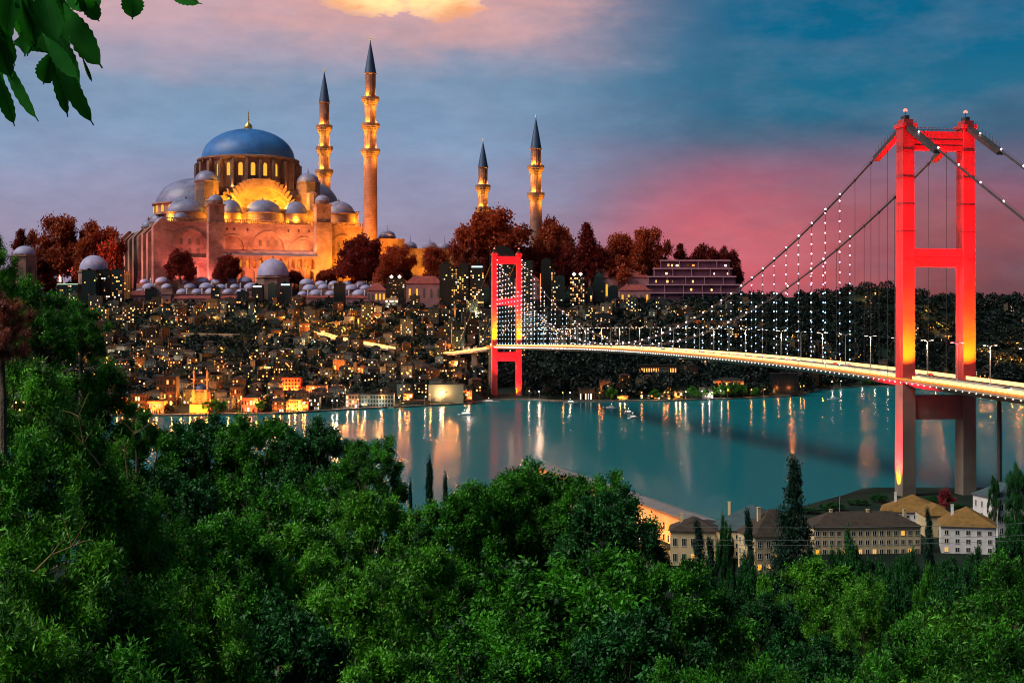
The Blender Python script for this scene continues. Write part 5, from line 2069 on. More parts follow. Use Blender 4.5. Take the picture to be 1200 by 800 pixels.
ORP = M('orange_lit_plaster', (.55, .24, .08), .85, .2, .1)
def shore_block(px0, px1, yt, yb, label, mat, lit, off=12, floors=3, cols=6, winm=None, hip=False, roofm=None, lampc=None, pw=2.5e4, rz=0, wsz=.6, kind='waterfront_building', wpar=True):
    Y = interp((px0 + px1) / 2, SHORE_FAR) + off
    s_ = Y / FX
    a, b_ = P(px0, yt, Y), P(px1, yt, Y)
    hw_ = (b_.x - a.x) / 2; X = (a.x + b_.x) / 2
    g = 1.2 if off < 25 else gt(X, Y) - .5
    H_ = a.z - g
    root = empty(kind, (X, Y, g), label, 'building', rz=rz)
    D = 16
    mb = MB(); mb.box(-hw_, hw_, 0, D, -3, H_)
    wl = mb.build('wall', mat, root)
    mb = MB()
    if hip: mb.hip(-hw_, hw_, 0, D, H_ + .02, 3.4, .7)
    else:
        mb.box(-hw_ - .4, hw_ + .4, -.4, D + .4, H_ + .01, H_ + .8); mb.box(-hw_ * .3, hw_ * .1, 4, 9, H_ + .8, H_ + 3)
    mb.build('roof', roofm or ROOFS[0], root)
    for i in range(floors):
        for j in range(cols):
            cx = -hw_ + (j + .5) * 2 * hw_ / cols
            z0 = .9 + i * (H_ - .8) / floors
            ww, hh = hw_ / cols * wsz, (H_ - .8) / floors * .58
            on = random.random() < lit
            m1 = MB(); m1.quad((cx - ww, -.1, z0), (cx + ww, -.1, z0), (cx + ww, -.1, z0 + hh), (cx - ww, -.1, z0 + hh))
            m1.box(cx - ww - .12, cx + ww + .12, -.3, -.02, z0 - .25, z0 - .02, 1)
            m1.build('window', [(winm or WIN) if on else WIND, mat], wl)
    if lampc:
        for f_ in (-.6, .3):
            lamp('POINT', (hw_ * f_, -5, H_ * .35), pw * .4, (lampc[0], lampc[1] * .75, lampc[2]), root, .4)
    return root


OC = (1, .3, .04)
for a, kw in [
    ((136, 150, 466, 488, 'orange lit waterfront house at the left end behind the trees', ORP, .4), dict(lampc=OC)),
    ((152, 170, 462, 488, 'ochre waterfront block with lit lower floor', WM[4], .5), dict(lampc=OC)),
    ((172, 192, 470, 488, 'long low amber-lit waterside restaurant left of the small mosque', ORP, .8), dict(floors=2, lampc=OC)),
    ((183, 206, 442, 488, 'brown waterfront apartment house with lit windows', WM[3], .4), dict(off=60, floors=4, lampc=OC)),
    ((270, 284, 454, 488, 'cream block with lit top floor right of the small mosque', WM[0], .4), dict(off=50, lampc=OC)),
    ((283, 302, 466, 488, 'red-lit waterfront villa right of the small mosque', M('brick_red_wall', (.35, .09, .05), .85, .2, .1), .4), dict(hip=True, lampc=(1, .2, .05), floors=2)),
    ((319, 335, 470, 487, 'pale narrow waterfront mansion with vertical lit bays', WM[0], .5), dict(lampc=OC, hip=True)),
    ((337, 352, 468, 487, 'golden floodlit waterfront mansion', ORP, .7), dict(lampc=(1, .45, .06), pw=5e4)),
    ((354, 361, 470, 486, 'small yellow-lit waterside pavilion', ORP, .9), dict(cols=2, lampc=OC)),
    ((330, 352, 443, 463, 'bright orange-red apartment house above the waterfront', M('vermilion_wall', (.6, .12, .04), .85, .15, .1), .3), dict(off=120, floors=5, cols=6, lampc=(1, .2, .03), pw=1.6e5)),
    ((359, 382, 452, 468, 'orange apartment house with bands of windows', ORP, .5), dict(off=90, floors=4, cols=7, lampc=(1, .25, .04), pw=8e4)),
    ((388, 402, 453, 468, 'smaller orange apartment house next to the banded one', ORP, .4), dict(off=90, floors=4, cols=4, lampc=(1, .25, .04), pw=8e4)),
    ((362, 374, 466, 485, 'blue-grey waterfront house with white-lit windows', TEAL, .5), dict(winm=WINW)),
    ((420, 461, 462, 478, 'long grey-green waterfront palace with rows of dark windows', M('sage_plaster', (.12, .17, .14), .85, .15, .1), .08), dict(floors=3, cols=12, lampc=(.7, .75, .5), pw=1.2e4, off=9)),
    ((405, 419, 462, 478, 'pale house at the left end of the grey-green palace', WM[2], .4), dict(cols=4, lampc=(1, .5, .2))),
    ((470, 497, 470, 477, 'low flat-roofed boathouse left of the white warehouse', WM[1], .1), dict(floors=1, cols=6)),
    ((473, 483, 461, 472, 'tiny orange-lit house behind the boathouse', ORP, .4), dict(off=40, floors=2, cols=3, lampc=(1, .25, .04))),
    ((544, 553, 458, 470, 'ragged orange-lit building right of the white warehouse', ORP, .4), dict(off=30, floors=3, cols=3, lampc=(1, .2, .04))),
    ((679, 697, 456, 471, 'square building with tall lit window bays right of the far tower', WM[0], .9), dict(floors=1, cols=6, wsz=.4, winm=WINW, off=9)),
    ((703, 717, 446, 455, 'flat pavilion with a wide lit front above the shore', WM[0], .6), dict(off=60, floors=1, cols=4, lampc=OC)),
    ((724, 736, 464, 470, 'two-tier yellow-lit pavilion on the quay', ORP, .9), dict(floors=2, cols=4, lampc=(1, .5, .08))),
    ((748, 793, 428, 437, 'long low hotel with two rows of orange lit windows in the dark park', WM[3], 1.), dict(off=190, floors=2, cols=16, wsz=.5, winm=E('orange_window_row', (1, .34, .08), 2.2))),
    ((750, 786, 462, 470, 'long dark waterside house with small lit windows', WM[1], .5), dict(floors=2, cols=9)),
    ((790, 800, 459, 470, 'small house lit by two orange lamps on the quay', WM[0], .5), dict(floors=2, cols=3, lampc=(1, .4, .05), pw=5e4)),
    ((821, 836, 454, 463, 'small bright white pavilion among green lit trees', WM[2], .6), dict(floors=1, cols=4, winm=WINW, lampc=(1, .8, .6))),
    ((838, 872, 446, 455, 'long terracotta-lit roofed building behind the green trees', ORP, .5), dict(off=50, floors=2, cols=9, lampc=OC, hip=True)),
    ((905, 936, 438, 460, 'dark barn-like hall with vertical bars beside the quay fire lamp', BLACKT, .04), dict(floors=2, cols=7, off=12, lampc=(1, .3, .05), pw=2e4))]:
    shore_block(*a, **kw)
# white warehouse
wh = empty('warehouse', P(522.5, 475, 1575), 'big plain pale warehouse on the quay left of the far bridge tower', 'warehouse')
wh.location.z = 1
s_ = 1575 / FX
mb = MB(); mb.box(-20.5 * s_, 20.5 * s_, 0, 30, -3, 22.5 * s_); wl = mb.build('wall', M('warehouse_plaster', (.11, .15, .12), .85, .12, .05), wh)
mb = MB(); mb.hip(-20.5 * s_, 20.5 * s_, 0, 30, 22.5 * s_ + .02, 1.2, .5); mb.build('roof', ROOFS[1], wh)
mb = MB(); mb.box(-1.2, 1.4, -.2, -.02, 11, 13); mb.build('window', WIND, wl)
mb = MB(); mb.box(-16, -11, -.2, -.02, 0, 6); mb.build('door', DARKM, wl)
lamp('SPOT', (-30, -22, 2), 9e3, (.95, .9, .55), wh, 1., (0, 0, 9), 80)

# small waterfront mosque
sm = empty('small_mosque', (0, 0, 0), 'small orange floodlit mosque with two thin minarets on the far quay', 'mosque')
Ysm = interp(233, SHORE_FAR) + 12
sm.location = ((234 - 600) * Ysm / FX, Ysm, 1.2)
s_ = Ysm / FX
mb = MB(); mb.box(-9 * s_, 9 * s_, 0, 18 * s_, -2, 24 * s_); mb.box(-11 * s_, 11 * s_, -4 * s_, 0, -2, 11 * s_); mb.box(-9.6 * s_, 9.6 * s_, -.5 * s_, 18.5 * s_, 24 * s_, 25 * s_)
for x in (-7, 7): mb.box(x * s_ - 1.3, x * s_ + 1.3, -1.3, 1.3, 0, 28 * s_)
wl = mb.build('wall', ORP, sm)
for k_ in range(3):
    for r_ in range(2):
        a = arch((k_ - 1) * 5 * s_, (12 + r_ * 6) * s_, 2.4 * s_, 4.6 * s_, 5)
        mb = MB(); mb.add([(x, -.6, z) for x, z in a], [tuple(range(8))]); mb.build('window', YEL, wl)
mb = MB(); mb.lathe([(8 * s_, 25 * s_), (8 * s_, 28 * s_)], 0, 9 * s_, 16); mb.dome(0, 9 * s_, 28 * s_, 7.8 * s_, 6.4 * s_, 32, 7, 1, rib=.02)
mb.build('dome', [ORP, BLUEC], sm, 40)
for x in (-7.6, 8.0):
    mb = MB(); mb.lathe([(1.5 * s_, 0), (1.1 * s_, 26 * s_), (1. * s_, 39 * s_)], x * s_, 3, 10); mb.lathe([(1. * s_, 38 * s_), (1.8 * s_, 39.5 * s_), (1.8 * s_, 41 * s_), (1. * s_, 41 * s_), (.95 * s_, 46 * s_), (1.1 * s_, 46.4 * s_), (.05, 53 * s_)], x * s_, 3, 10)
    mb.build('minaret', ORP, sm, 30)
for x in (-9, -3, 4, 10):
    lamp('POINT', (x * s_, -8, 4), 1.3e4, (1, .33, .03), sm, .5)
lamp('SPOT', (0, -40, 3), 9e4, (1, .28, .02), sm, 1, (0, 0, 20), 60)
for x in (-14, 14): lamp('SPOT', (x * s_, -12, 3), 9e4, (1, .2, .03), sm, 1, (x * .6 * s_, 3, 30), 50)

# green-lit shore trees
gcr = crown('shore_tree', 31, 4, 3.6, 5, 18, 26, 8, .62, leaf_mat('lamp_lit_leaves', (.02, .09, .01), (.06, .24, .03), .35), .4, sig=1.4, wd=.7)
first = True
for px, hpx, wpx in ((812, 14, 14), (826, 11, 12), (835, 13, 13), (844, 15, 16), (852, 14, 14), (862, 16, 13), (870, 14, 12), (885, 10, 12), (540, 14, 14), (716, 14, 14), (768, 12, 12), (1020, 12, 16), (1040, 11, 16), (242, 14, 12), (252, 16, 12), (262, 14, 12), (305, 14, 12)):
    Y = interp(px, SHORE_FAR) + 8
    s_ = Y / FX
    put_tree('shore_tree', gcr[0], gcr[1], ((px - 600) * Y / FX, Y, 1.4), wpx * s_ / 8, hpx * s_ / 8.6, random.random() * 6,
             'small tree lit green by quay lamps ' + ('left of the far bridge tower' if px < 590 else 'right of the far bridge tower'), 'tree',
             'quay trees ' + ('left of the far tower' if px < 590 else 'right of the far tower'))

# moored and passing boats
def boat(px, py, L, label, lit=True, yaw=0., big=False):
    Y = HC * FX / (py - HY)
    root = empty('motor_boat', ((px - 600) * Y / FX, Y, 0.05), label, 'boat', rz=yaw)
    hw_ = L * .16
    n_ = 8
    top, bot = [], []
    for i in range(n_ + 1):
        f = i / n_
        wd_ = hw_ * (1 - max(0, f - .45) ** 2 * 3.2)
        x = -L / 2 + f * L
        top.append((x, wd_, .9 + .5 * f * f)); bot.append((x * .94, wd_ * .6, -.3))
    mb = MB()
    vs = top + [(x, -y, z) for x, y, z in top] + bot + [(x, -y, z) for x, y, z in bot]
    m_ = n_ + 1
    fs = []
    for i in range(n_):
        fs += [(i, i + 1, 2 * m_ + i + 1, 2 * m_ + i), (m_ + i, 3 * m_ + i, 3 * m_ + i + 1, m_ + i + 1), (i, m_ + i, m_ + i + 1, i + 1)]
    fs += [(0, 2 * m_, 3 * m_, m_)]
    mb.add(vs, fs)
    mb.build('hull', M('white_boat_paint', (.75, .76, .78), .4, .05, 1), root)
    mb = MB(); mb.box(-L * .2, L * .15, -hw_ * .6, hw_ * .6, 1., 2.4); mb.box(-L * .22, L * .12, -hw_ * .65, hw_ * .65, 2.4, 2.6)
    cb_ = mb.build('cabin', M('white_boat_paint', (.75, .76, .78), .4, .05, 1), root)
    mb = MB(); mb.box(-L * .18, L * .13, -hw_ * .62, hw_ * .62, 1.5, 2.1); mb.build('window', WIND if not lit else WINW, cb_)
    mb = MB(); mb.tube([(-L * .05, 0, 2.6), (-L * .05, 0, 4.2)], .06, 4); mb.lathe([(.01, 4.0), (.3, 4.3), (.01, 4.6)], -L * .05, 0, 6, 1); mb.build('mast', [POLE, WHITE_L], cb_)
    return root


boat(545, 486, 13, 'small white boat on the water left of the far bridge tower', yaw=.3)
boat(716, 478, 11, 'white motor boat off the quay, left of two close together', yaw=2.6)
boat(742, 490, 12, 'small white boat furthest from the quay', yaw=.8)
boat(737, 484, 9, 'smallest white boat, just beyond the boat furthest from the quay', yaw=.2)
boat(668, 489, 8, 'lone tiny boat with a bright lamp right of the red reflections', yaw=1.2)
boat(977, 468, 14, 'white boat near the deck of the bridge by the right bend of the shore', yaw=.1)
boat(574, 471, 22, 'larger moored boat beside the foot of the far bridge tower', yaw=0.05)
boat(669, 472, 16, 'lit boat moored at the quay right of the far tower', yaw=0.)

# ------------------------------------------------------------------ near shore buildings
def hotel(px0, px1, yeave, yridge, ybot, Y, rz, D, label, wallm, roofm, cols, floors, lit=.1, chim=1, side_cols=4):
    s_ = Y / FX
    a, b_ = P(px0, yeave, Y), P(px1, yeave, Y)
    hw_ = (b_.x - a.x) / 2 / max(.3, math.cos(rz))
    X = (a.x + b_.x) / 2
    g = HC + (HY - ybot) * s_
    g = min(g, gt(X, Y) + .3)
    He = a.z - g
    root = empty('waterfront_house', (X, Y, g), label, 'house', rz=rz)
    mb = MB(); mb.box(-hw_, hw_, 0, D, -2, He); mb.box(-hw_ - .15, hw_ + .15, -.15, D + .15, He - .5, He - .1)
    wl = mb.build('wall', wallm, root)
    mb = MB(); mb.hip(-hw_, hw_, 0, D, He, (yeave - yridge) * s_ * 1.0 + 1.2, .7)
    rf = mb.build('roof', roofm, root)
    for k_ in range(chim):
        x_ = -hw_ * .6 + k_ * hw_ * .7
        mb = MB(); mb.box(x_, x_ + .9, D * .45, D * .45 + .9, He + .5, He + (yeave - yridge) * s_ + 1.7); mb.box(x_ - .1, x_ + 1, D * .45 - .1, D * .45 + 1, He + (yeave - yridge) * s_ + 1.7, He + (yeave - yridge) * s_ + 1.9)
        mb.build('chimney', wallm, rf)
    FR = M('window_frame_paint', (.5, .48, .42), .6, .05, 1)
    def win(x, y, nx, ny, z0, ww, hh):
        m1 = MB()
        tx, ty_ = -ny, nx
        on = random.random() < lit
        g_ = lambda a, b_, o_: (x + tx * a + nx * o_, y + ty_ * a + ny * o_, b_)
        m1.quad(g_(-ww, z0, .02), g_(ww, z0, .02), g_(ww, z0 + hh, .02), g_(-ww, z0 + hh, .02))
        w_ = m1.build('window', YEL if on else WIND, wl)
        m1 = MB()
        for (a0, a1, b0, b1) in ((-ww - .1, -ww, z0, z0 + hh), (ww, ww + .1, z0, z0 + hh), (-ww - .1, ww + .1, z0 + hh, z0 + hh + .12), (-ww - .2, ww + .2, z0 - .15, z0), (-.05, .05, z0, z0 + hh)):
            vs = [g_(a0, b0, .0), g_(a1, b0, .0), g_(a1, b1, .0), g_(a0, b1, .0), g_(a0, b0, .12), g_(a1, b0, .12), g_(a1, b1, .12), g_(a0, b1, .12)]
            m1.add(vs, [(4, 5, 6, 7), (0, 1, 5, 4), (1, 2, 6, 5), (2, 3, 7, 6), (3, 0, 4, 7)])
        m1.build('window_frame', FR, w_) if False else m1.build('window_frame', FR, wl)
    fh = (He - .8) / floors
    for i in range(floors):
        for j in range(cols):
            win(-hw_ + (j + .5) * 2 * hw_ / cols, 0, 0, -1, .9 + i * fh, .55, fh * .5)
        for j in range(side_cols):
            win(hw_, (j + .5) * D / side_cols, 1, 0, .9 + i * fh, .55, fh * .5)
            win(-hw_, (j + .5) * D / side_cols, -1, 0, .9 + i * fh, .55, fh * .5)
    return root, hw_, He


CRW = M('cream_hotel_plaster', (.48, .36, .2), .85, .15, .15)
WHW = M('whitewashed_wall', (.5, .47, .48), .85, .15, .15)
TRO = M('dark_brown_tiles', (.035, .024, .018), .8, .3, .5, bump=.05)
ORR = M('tan_tile_roof', (.16, .085, .02), .8, .25, .5, bump=.05)
GRR = M('slate_roof', (.035, .06, .07), .7, .25, .5, bump=.05)
hotel(826, 912, 622, 600, 655, 470, R(-24), 24, 'large house with a dark blue slate hipped roof, left of the tall cypress', CRW, GRR, 10, 3)
hotel(786, 838, 622, 612, 652, 455, R(-8), 14, 'small brown-roofed wing at the end of the orange riverside building', CRW, TRO, 5, 2)
hotel(884, 948, 628, 604, 665, 440, R(12), 14, 'brown-roofed house directly behind the tall cypress', CRW, TRO, 6, 3)
hotel(953, 1080, 617, 606, 652, 480, R(4), 14, 'long three-storey cream hotel with a brown roof and rows of windows', CRW, TRO, 15, 3, chim=3)
hotel(1035, 1102, 600, 586, 625, 560, R(-16), 22, 'tan-roofed villa in front of the near bridge tower leg', WHW, ORR, 8, 3)
hotel(1085, 1118, 604, 597, 640, 520, R(-4), 18, 'small tan-roofed wing between the two villas', CRW, ORR, 3, 3, chim=0)
hotel(1105, 1164, 617, 602, 650, 480, R(-14), 20, 'white-walled villa with a tan hipped roof right of the long hotel', WHW, ORR, 5, 3)
hotel(1168, 1215, 584, 572, 625, 520, R(10), 18, 'pale villa with a grey roof at the right edge', WHW, GRR, 5, 3)
hotel(1146, 1172, 600, 594, 625, 540, R(0), 10, 'small flat-fronted outbuilding beside the right-edge villa', CRW, TRO, 3, 2, chim=0)
for (X_, Y_, z_, c_, pw) in ((110, 462, 4, (1, .6, .3), 1.1e4), (128, 465, 4, (1, .6, .3), 1.1e4), (143, 452, 5, (.8, .8, 1), 9e3), (78, 450, 4, (1, .6, .4), 6e3), (92, 445, 3, (1, .6, .4), 5e3)):
    pass
# flagpole
mb = MB(); mb.tube([(0, 0, 0), (0, 0, 20)], [.14, .08], 6); mb.lathe([(.01, 20), (.25, 20.2), (.01, 20.4)], 0, 0, 6)
fp = P(984, 607, 520); tag(mb.build('flagpole', POLE, loc=(fp.x, fp.y, -1 + fp.z - 12)), 'thin pale flagpole on the shore behind the long hotel', 'flagpole')

# long orange riverside building
A_, B_ = Vector((11, 690, 0)), Vector((58, 478, 0))
d_ = (B_ - A_); Lr = d_.length; d_.normalize()
ang = math.atan2(d_.y, d_.x)
lr = empty('riverside_building', (A_.x, A_.y, .8), 'very long orange floodlit riverside building with a pale grey roof edge', 'building', rz=ang)
mb = MB(); mb.box(0, Lr, 0, 7, -3, 10.6); wl = mb.build('wall', M('apricot_plaster', (.6, .32, .12), .85, .15, .1), lr)
mb = MB(); mb.box(-.6, Lr + .6, -.9, 8, 10.62, 11.1)
mb.add([(-.6, -.9, 11.1), (Lr + .6, -.9, 11.1), (Lr + .6, 3.5, 12), (-.6, 3.5, 12), (Lr + .6, 8, 11.1), (-.6, 8, 11.1)], [(0, 1, 2, 3), (3, 2, 4, 5), (0, 3, 5), (1, 4, 2)])
mb.build('roof', M('grey_zinc_roof', (.13, .12, .12), .6, .2, .2), lr)
for k_ in range(44):
    x_ = 3 + k_ * (Lr - 6) / 43
    for fl_, z0 in ((0, 1.2), (1, 4.9)):
        mb = MB(); mb.box(x_ - .7, x_ + .7, -.12, -.02, z0, z0 + 2.3); mb.build('window', WIND if random.random() < .8 else YEL, wl)
for k_ in range(12):
    x_ = Lr * (k_ + .5) / 12
    lamp('POINT', (x_, -6, 2.6), 3.2e3, (1, .27, .02), lr, .3)
    lamp('POINT', (x_, -4, 2.0), 2e3, (1, .4, .1), lr, .3)
mb = MB()
mb.prism([(6, 694), (52, 470), (84, 465), (24, 700)], -3, .7)
tag(mb.build('near_quay', M('quay_concrete', (.17, .15, .13), .9, .25, .2)), 'quay carrying the long orange building', kind='structure')

# ------------------------------------------------------------------ foreground trees
big1 = crown('oak', 41, 5.5, 5.6, 6.2, 105, 46, 15, .27, G1, .17, sig=1.8, wd=.5, hollow=.62)
big2 = crown('oak_loose', 42, 5.5, 5.6, 6.2, 90, 46, 15, .3, G2, .18, sig=2.1, wd=.45, hollow=.58, spread=1.15)
big3 = crown('oak_dark', 43, 5.5, 5.6, 6.2, 95, 46, 14, .27, G3, .17, sig=1.8, wd=.55, hollow=.62)
bay = crown('willow_leaved', 44, 2.6, 3.0, 3.3, 54, 30, 16, .22, G2, .2, sig=2.4, wd=.28, hollow=.5, spread=1.15)
bay2 = crown('willow_leaved_dark', 45, 2.6, 3.0, 3.3, 54, 30, 16, .21, G1, .2, sig=2.2, wd=.32, hollow=.5, spread=1.15)
cyp = crown('cypress', 46, 2.1, 8, 8.4, 90, 34, 14, .26, G4, .5, shape='column', sig=1.6, wd=.4)
fir = crown('fir', 47, 2.2, 5, 5.4, 60, 30, 12, .22, G4, .5, shape='cone', sig=1.6, wd=.4, upb=.0)
REDT = crown('red_bush', 48, 3, 2.6, 3.6, 20, 30, 12, .3, leaf_mat('pink_leaves', (.1, .01, .02), (.4, .03, .06), .3), .4, sig=1.6)

BASE = {'big1': (big1, 5.6, 12.1), 'big2': (big2, 5.6, 12.2), 'big3': (big3, 5.6, 12.1), 'bay': (bay, 2.8, 6.6), 'bay2': (bay2, 2.8, 6.6), 'cyp': (cyp, 1.75, 16.6), 'fir': (fir, 1.9, 10.6), 'red': (REDT, 3.1, 6.4)}
trng = random.Random(5)


def fg(var, px, ytop, Y, wpx, label, group='foreground trees below the viewpoint', cat='tree', kind=None, gz=None):
    (me, tm), rb, hb = BASE[var]
    s_ = Y / FX
    X = (px - 600) * s_
    ztop = HC + (HY - ytop) * s_
    sx = wpx * s_ / 2 / rb
    g = gt(X, Y) - .2 if gz is None else gz
    sz = (ztop - g) / hb
    kd = kind or {'cyp': 'cypress_tree', 'fir': 'fir_tree', 'red': 'shrub'}.get(var, 'broadleaf_tree')
    if var[:3] in ('big', 'bay', 'ros') and sz > sx * 1.35 and group != 'trees on the near slope':      # tall stem: lower the crown's stretch, let the trunk reach down
        root = empty(kd, (X, Y, ztop - hb * sx * 1.15), label, cat, group, rz=trng.uniform(0, 6))
        root.scale = (sx, sx, sx * 1.15)
        for nm, dt in (('crown', me), ('trunk', tm)):
            c_ = bpy.data.objects.new(nm, dt); col.objects.link(c_); c_.parent = root
        mb = MB(); h_ = (ztop - hb * sx * 1.15 - g) / (sx * 1.15)
        r0 = rb * .09
        mb.tube([(0, 0, -h_ - 1), (0, 0, -.8)], [r0 * 1.3, r0 * 1.1], 8)
        mb.build('lower_trunk', MATS['bark'], root)
        return root
    root = put_tree(kd, me, tm, (X, Y, g), sx, sz, trng.uniform(0, 6), label, cat, group)
    return root


# shore trees around the near buildings (farther away)
for a in [
    ('cyp', 930, 540, 190, 46, 'tall dark cypress standing before the long hotel'),
    ('cyp', 818, 612, 200, 26, 'slim dark cypress left of the slate-roofed house'),
    ('cyp', 832, 632, 185, 22, 'short slim cypress next to the slim one by the slate-roofed house'),
    ('cyp', 877, 600, 210, 20, 'thin spiky cypress in front of the slate-roofed house'),
    ('cyp', 1088, 598, 260, 17, 'thin cypress between the long hotel and the white-walled villa'),
    ('big3', 997, 616, 250, 62, 'dark round tree in front of the long cream hotel'),
    ('big3', 850, 600, 300, 30, 'dark tree between the slim cypresses and the slate roof'),
    ('big3', 1140, 636, 240, 60, 'dark tree in front of the white-walled villa'),
    ('big3', 1190, 598, 300, 50, 'dark tree before the right-edge villa'),
    ('big3', 1064, 640, 230, 60, 'dark low tree under the right end of the long hotel'),
    ('big3', 1192, 541, 480, 34, 'umbrella-like dark pine beside the slender bridge pier'),
    ('big3', 1165, 556, 520, 18, 'small dark pine left of the umbrella-like pine'),
    ('big3', 920, 668, 300, 60, 'dark tree on the bank below the brown-roofed house'),
    ('big3', 1020, 652, 330, 60, 'dark tree on the bank below the middle of the long hotel'),
    ('big3', 1060, 645, 340, 50, 'dark tree on the bank between the two cypresses'),
    ('big3', 1110, 650, 330, 60, 'dark tree on the bank below the white-walled villa'),
    ('big3', 970, 660, 310, 56, 'dark tree on the bank below the left end of the long hotel'),
    ('big3', 975, 588, 600, 34, 'dark tree on the shore bank left of the near bridge tower'),
    ('big3', 1005, 584, 620, 30, 'rounded dark tree on the shore bank close to the tan-roofed villa'),
    ('big3', 1030, 578, 630, 26, 'dark tree at the water edge beside the near bridge tower leg'),
    ('big3', 950, 594, 590, 30, 'dark tree on the shore bank just right of the tall cypress'),
    ('big3', 1160, 584, 600, 30, 'dark tree between the two legs of the near tower and the right-edge villa'),
    ('big3', 1122, 590, 610, 22, 'small dark tree at the foot of the right leg of the near tower'),
    ('red', 1108, 575, 590, 26, 'shrub glowing pink under the near bridge tower'),
    ('big3', 1092, 580, 600, 24, 'dark bush beside the pink shrub'),
    ('big3', 806, 652, 210, 44, 'dark tree under the right end of the orange riverside building'),
    ('big3', 880, 652, 190, 80, 'dark tree below the slate-roofed house'),
    ('fir', 503, 542, 150, 30, 'dark fir with a pointed top against the water'),
    ('fir', 481, 568, 130, 15, 'small slim fir left of the pointed fir'),
    ('fir', 522, 560, 150, 20, 'blunt dark conifer right of the pointed fir'),
    ('big3', 1040, 655, 170, 90, 'dark tree in the hollow right of the light green tree'),
    ('big2', 905, 655, 170, 70, 'olive-green tree beneath the brown-roofed house'),
    ('big3', 975, 640, 200, 50, 'dark tree just right of the tall cypress foot'),
    ('big1', 1090, 655, 190, 60, 'green tree rising in front of the white-walled villa wall'),
    ('big3', 1120, 660, 150, 100, 'dark tree behind the bushy right-hand trees'),
    ('big3', 1200, 650, 150, 90, 'dark tree at the right edge of the hollow'),
    ('big3', 752, 645, 160, 50, 'dark tree at the right shoulder of the great round tree'),
]:
    fg(*a, group='trees on the near slope')
big = [
    # the ridge of trees, left to right
    ('big1', 172, 492, 120, 145, 'broad green tree at the left part of the tree line before the water'),
    ('big3', 238, 482, 125, 135, 'dark green tree under the reflection of the small mosque'),
    ('big1', 305, 479, 122, 145, 'green tree whose top touches the far quay line'),
    ('big3', 374, 487, 118, 125, 'dark green tree at the middle of the left tree line'),
    ('big1', 428, 508, 110, 110, 'green tree where the tree line steps down toward the firs'),
    ('big1', 330, 555, 100, 170, 'green crown filling in below the left tree line'),
    ('big3', 205, 545, 105, 150, 'dark crown filling in below the dark treetops on the left'),
    ('big2', 440, 560, 95, 130, 'bright green tree below the step of the tree line'),
    # the great round tree group in the middle
    ('big1', 600, 541, 90, 130, 'crown with the left summit of the great round tree'),
    ('big1', 690, 548, 88, 130, 'crown with the right summit of the great round tree'),
    ('big1', 652, 537, 94, 210, 'great round tree in the middle with the highest crown'),
    ('big1', 548, 556, 88, 170, 'wide green tree on the left flank of the great round tree'),
    ('big3', 718, 566, 84, 150, 'dark-topped tree on the right flank of the great round tree'),
    ('big1', 640, 640, 62, 330, 'lower broad crown under the great round tree'),
    ('big2', 490, 620, 76, 170, 'yellowish green tree left of the great round tree'),
    ('big1', 790, 640, 66, 190, 'round green tree descending to the right of the great round tree'),
    ('big3', 740, 705, 50, 240, 'dark crown at the bottom below the great round tree'),
    ('big1', 560, 715, 48, 260, 'fine-leaved crown at the bottom centre-left'),
    ('big2', 420, 640, 64, 190, 'bright green bushy tree in the lower left centre'),
    ('big2', 340, 600, 74, 170, 'mid-green tree under the left tree line'),
    ('big1', 250, 590, 70, 190, 'deep green tree between the willow-leaved trees and the line'),
    ('big3', 335, 690, 50, 220, 'dark bushy crown at the bottom, left of centre'),
    ('big1', 210, 700, 44, 230, 'green crown at the bottom left'),
    ('big2', 450, 745, 40, 220, 'bright crown at the bottom edge, left of centre'),
    ('big1', 820, 760, 44, 180, 'crown at the bottom edge under the round tree on the right'),
    # right hollow
    ('big2', 972, 640, 105, 130, 'light green tree below the tall cypress'),
    ('bay', 1012, 664, 84, 90, 'yellow-green loose tree right of the light green tree'),
    ('big3', 895, 690, 86, 120, 'dark tree in the hollow beside the great group'),
    ('big3', 945, 742, 56, 180, 'dark crown at the bottom of the hollow'),
    ('bay2', 900, 765, 36, 130, 'low leafy bush at the bottom of the hollow'),
    ('bay', 1120, 686, 58, 170, 'feathery bright green tree at the lower right'),
    ('bay2', 1185, 640, 78, 110, 'feathery deep green tree at the right edge'),
    ('bay2', 1060, 718, 52, 140, 'darker feathery tree left of the feathery bright one'),
    ('bay2', 1190, 720, 44, 150, 'bushy dark tree in the lower right corner'),
    ('bay2', 1010, 757, 38, 150, 'feathery bush at the bottom edge in the right half'),
    ('bay', 1110, 770, 34, 170, 'bright bush at the bottom edge near the right corner')]
for a in big:
    fg(*a)
